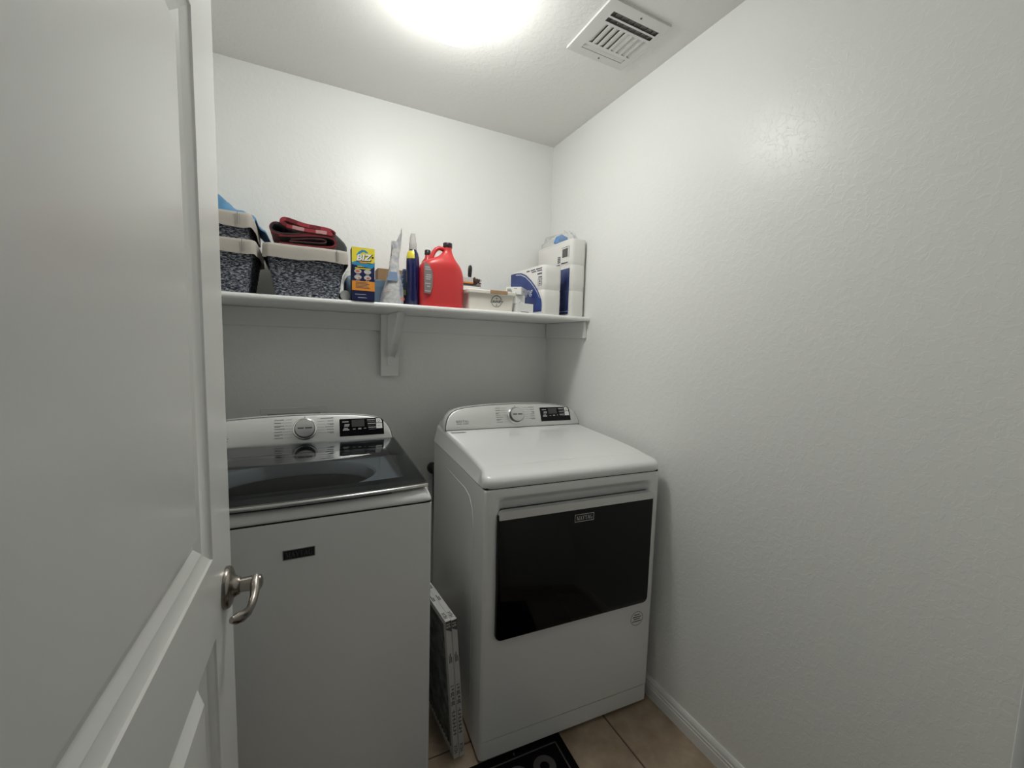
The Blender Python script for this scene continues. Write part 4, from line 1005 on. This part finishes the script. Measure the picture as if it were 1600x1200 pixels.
for k in range(40):
    q = rnd.uniform(-1, 1); p0 = Vector((-.478, -.160+rnd.uniform(-.008, .008), ZT+.024+q*.012)); tube(bm, [p0, p0 + Vector((rnd.uniform(.008, .018), rnd.uniform(-.004, .004), q*.006 + rnd.uniform(-.003, .003)))], [.0009, .0005], 4)
for k in range(24):
    p0 = Vector((-.512+rnd.uniform(0, .04), -.160+rnd.uniform(-.008, .008), ZT+.036)); tube(bm, [p0, p0 + Vector((rnd.uniform(-.003, .006), 0, rnd.uniform(.003, .007)))], [.0009, .0005], 4)
tag(obj('bristles', bm, M['brush'], t, 0, True), kind='stuff')
bm = B(); poly(bm, Fr((-.52, -.176, ZT+.0008), (1, 0, .0), (0, .2, 1)), [(0, 0), (.05, -.001), (.046, .012), (.036, .020), (.024, .008), (.010, .011)], 0, .002); obj('cloth_tag', bm, M['greylabel'], t, 0, True)

# ------------------------------------------------------------ cream laundry bin
t = thing('laundry_bin', 'cream plastic bin with tan handle and round LAUNDRY emblem', 'bin', (-.5, -.30, ZI))
bx0, bx1, by0, by1 = -.602, -.394, -.378, -.255
bm = B(); loft(bm, [[(x, y, z) for x, y in rrect(bx0+i, bx1-i, by0+i, by1-i, .010)] for z, i in ((ZI, .004), (ZI+.066, 0), (ZI+.070, 0), (ZI+.070, .002), (ZI+.006, .006))], True, True); obj('bin_body', bm, M['cream'], t, 40, True)
bm = B(); loft(bm, [[(x, y, z) for x, y in rrect(bx0-i, bx1+i, by0-i, by1+i, .012)] for z, i in ((ZI+.067, .0), (ZI+.067, .007), (ZI+.070, .010), (ZI+.080, .010), (ZI+.0835, .007), (ZI+.0835, -.02), (ZI+.0825, -.04))], True, True); obj('lid', bm, M['cream'], t, 40, True)
bm = B(); box(bm, -.511, -.431, by0-.0135, by0-.009, ZI+.0695, ZI+.0845, .0015, 1); obj('handle', bm, M['wood'], t, 30, True, 'tan handle clip')
fb = Fr((-.476, by0+.0015, ZI+.040), (1, 0, 0), (0, -.06, 1)); bm = B()
annulus(bm, fb, 0, 0, .0225, .0245, 0, .0006, 24, PI*1.12, PI*1.88)
for k in range(11):
    g_ = PI*(.12 + .76*k/10); poly(bm, fb, [(.0235*math.cos(g_)+d*math.cos(g_-PI/2)+e*math.cos(g_), .0235*math.sin(g_)+d*math.sin(g_-PI/2)+e*math.sin(g_)) for d, e in ((-.0022, -.002), (.0018, -.002), (.0022, .002), (-.0018, .002))], 0, .0006)
text_into(bm, 'Laundry', fb, 0, 0, .0185, .0004, bold=.0004, shear=.35, sx=.95)
poly(bm, fb, [(-.004, .011), (0, .015), (.004, .011), (.003, .010), (-.003, .010)], 0, .0006); rect(bm, fb, -.0007, .0007, -.019, -.010, 0, .0006); rect(bm, fb, -.005, .005, -.0185, -.017, 0, .0006)
obj('emblem', bm, M['print'], t, 0, True)

# ------------------------------------------------------------ small white cartons
def small_carton(label, x0, x1, y0, y1, z0, z1, rz, marks):
    t, o, ff, fR, fL, dims = carton('small_carton', label, 'carton', x0, x1, y0, y1, z0, z1, M['carton'], rz, 'small white cartons', .001)
    bm = B(); marks(bm, ff, fR, dims); obj('print', bm, M['print'], t, 0)
def mk1(bm, ff, fR, d):
    for k in range(4): rect(bm, ff, .006, .030-.002*k, .010+k*.0045, .0125+k*.0045)
    rect(bm, ff, .038, .052, .026, .028); poly(bm, ff, ell(.046, .006, .003, .003, 10)); poly(bm, fR, ell(.045, .018, .006, .003, 10))
def mk2(bm, ff, fR, d):
    annulus(bm, ff, .018, .022, .0050, .0068, 0, .0005, 18); rect(bm, ff, .020, .0225, .044, .052)
def mk3(bm, ff, fR, d): rect(bm, ff, .020, .060, .0015, .004)
small_carton('white carton laid flat on the upright white carton', -.366, -.294, -.328, -.220, ZI+.0835, ZI+.118, math.radians(-42), mk1)
small_carton('upright white carton between laundry bin and tissue pack', -.354, -.308, -.318, -.258, ZI, ZI+.0828, math.radians(-4), mk2)
small_carton('lowest white carton lying at the shelf edge by tissue pack', -.384, -.300, -.384, -.346, ZI, ZI+.040, math.radians(4), mk3)

# ------------------------------------------------------------ paper packs
def roll_pack(name, label, x0, x1, y0, y1, h, nrow, rz):
    t = thing(name, label, 'paper pack', ((x0+x1)/2, y0, ZI), rz)
    w2 = (x1-x0)/2; D_ = y1-y0
    R0 = rrect(-w2, w2, 0, D_, .022, 6); bm = B(); rings = []
    for k in range(nrow):
        zb, zt_ = h*k/nrow, h*(k+1)/nrow
        for f_, i in ((.004, .0016), (.03, .0003), (.3, 0), (.5, -.0004), (.7, 0), (.97, .0003), (.996, .0016)):
            rings.append([(x*(1-i/w2), D_/2+(y-D_/2)*(1-i/(D_/2)), zb+(zt_-zb)*f_) for x, y in R0])
    loft(bm, rings); obj('wrapped_rolls', bm, M['paper'], t, 50)
    return t, Fr((-w2, D_, 0), (0, -1, 0), (0, 0, 1)), Fr((-w2, 0, 0), (1, 0, 0), (0, 0, 1)), D_
t, fl, ff, D_ = roll_pack('tissue_pack', 'white wrapped tissue roll pack with blue arch print, nearer the jug', -.252, -.148, -.378, -.068, .221, 2, math.radians(2.5))
bm = B()   # printed long side: u from the far end (0) to the front (D_)
arch = [(.004, .012), (D_-.008, .012), (D_-.007, .040), (D_-.009, .062), (D_-.021, .082), (D_-.040, .107), (D_-.066, .132), (D_-.103, .161), (D_-.155, .192), (D_-.200, .207), (D_-.250, .212), (.004, .212)]
poly(bm, fl, arch, .0008, .0008); pb = obj('blue_print', bm, M['packblue'], t, 0)
bm = B(); lst = arch[4:11]
for p, q in zip(lst, lst[1:]): poly(bm, fl, [(p[0]-.004, p[1]-.010), (q[0]-.004, q[1]-.010), (q[0]-.004, q[1]-.0065), (p[0]-.004, p[1]-.0065)][::-1], .0016, .0004)
text_into(bm, 'ng', fl, D_-.117, .110, .044, .0016, bold=.0, rot=.0, sx=1.25, shear=.2); obj('white_lettering', bm, M['white'], pb, 0)
bm = B()
for k in range(14):
    u = D_-.150+k*.0098
    if k not in (3, 8): rect(bm, fl, u, u+.0075, .2045, .2095, .0006, .0005)
    if k > 4 and k != 9: rect(bm, fl, u, u+.0075, .1955, .2000, .0006, .0005)
for k in range(4): rect(bm, fl, D_-.050+k*.0098, D_-.0425+k*.0098, .180, .1865, .0006, .0005)
for k in range(3): rect(bm, fl, D_-.040+k*.0098, D_-.0325+k*.0098, .166, .1705, .0006, .0005)
for q in ((D_-.042, D_-.012, .130, .1315), (D_-.042, D_-.012, .1605, .162), (D_-.042, D_-.040, .130, .162), (D_-.014, D_-.012, .130, .162), (D_-.033, D_-.022, .136, .141), (D_-.033, D_-.022, .145, .150), (D_-.031, D_-.024, .152, .157)): rect(bm, fl, *q, .0006, .0005)
obj('side_lettering', bm, M['navy'], t, 0)
t, fl, ff, D_ = roll_pack('towel_pack', 'tall white wrapped paper roll pack in the shelf corner', -.094, -.008, -.362, -.030, .362, 3, 0)
bm = B(); rect(bm, fl, .02, D_-.012, .012, .226, .0008, .0008); pb = obj('navy_print', bm, M['packnavy'], t, 0)
bm = B(); rect(bm, fl, .02, D_-.012, .0235, .0255, .0016, .0004); obj('white_line', bm, M['white'], pb, 0)
bm = B()
for k in range(11): rect(bm, fl, D_-.080+k*.0045, D_-.080+k*.0045+(.003 if k % 3 else .0018), .282, .322, .0008, .0006)
rect(bm, fl, D_-.085, D_-.024, .328, .3295, .0008, .0006); rect(bm, fl, D_-.022, D_-.0205, .276, .330, .0008, .0006)
for k in range(4): rect(bm, fl, D_-.120, D_-.096, .262+k*.008, .267+k*.008, .0008, .0006)
rect(bm, fl, D_-.150, D_-.100, .250, .2535, .0008, .0006); rect(bm, fl, D_-.088, D_-.030, .253, .258, .0008, .0006)
obj('barcode_print', bm, M['print'], t, 0)
bm = B(); rings = []     # loose wrap film gathered above the rolls
for k in range(9):
    s = k/8; rings.append([(-.002 + (-.043+.043*s*.4)*(0) + x*(1-.35*s) + .004*math.sin(k*2+i), .185 + (y-.17)*(1.05-.35*s) + .005*math.sin(i*1.7+k), .352 + .062*s + .008*math.sin(i*2.1+k*1.3)*s) for i, (x, y) in enumerate(rrect(-.041, .041, .03, .31, .03, 5))])
loft(bm, rings, False, False); obj('loose_wrap', bm, M['film'], t, 70)
bm = B(); tube(bm, [(-.040, .150, .362), (-.030, .145, .382), (-.012, .140, .392), (.006, .138, .386), (.016, .138, .368)], [(.010, .014), (.015, .018), (.016, .02), (.014, .018), (.009, .012)], 12); obj('blue_wrap_end', bm, M['skyblue'], t, 60)
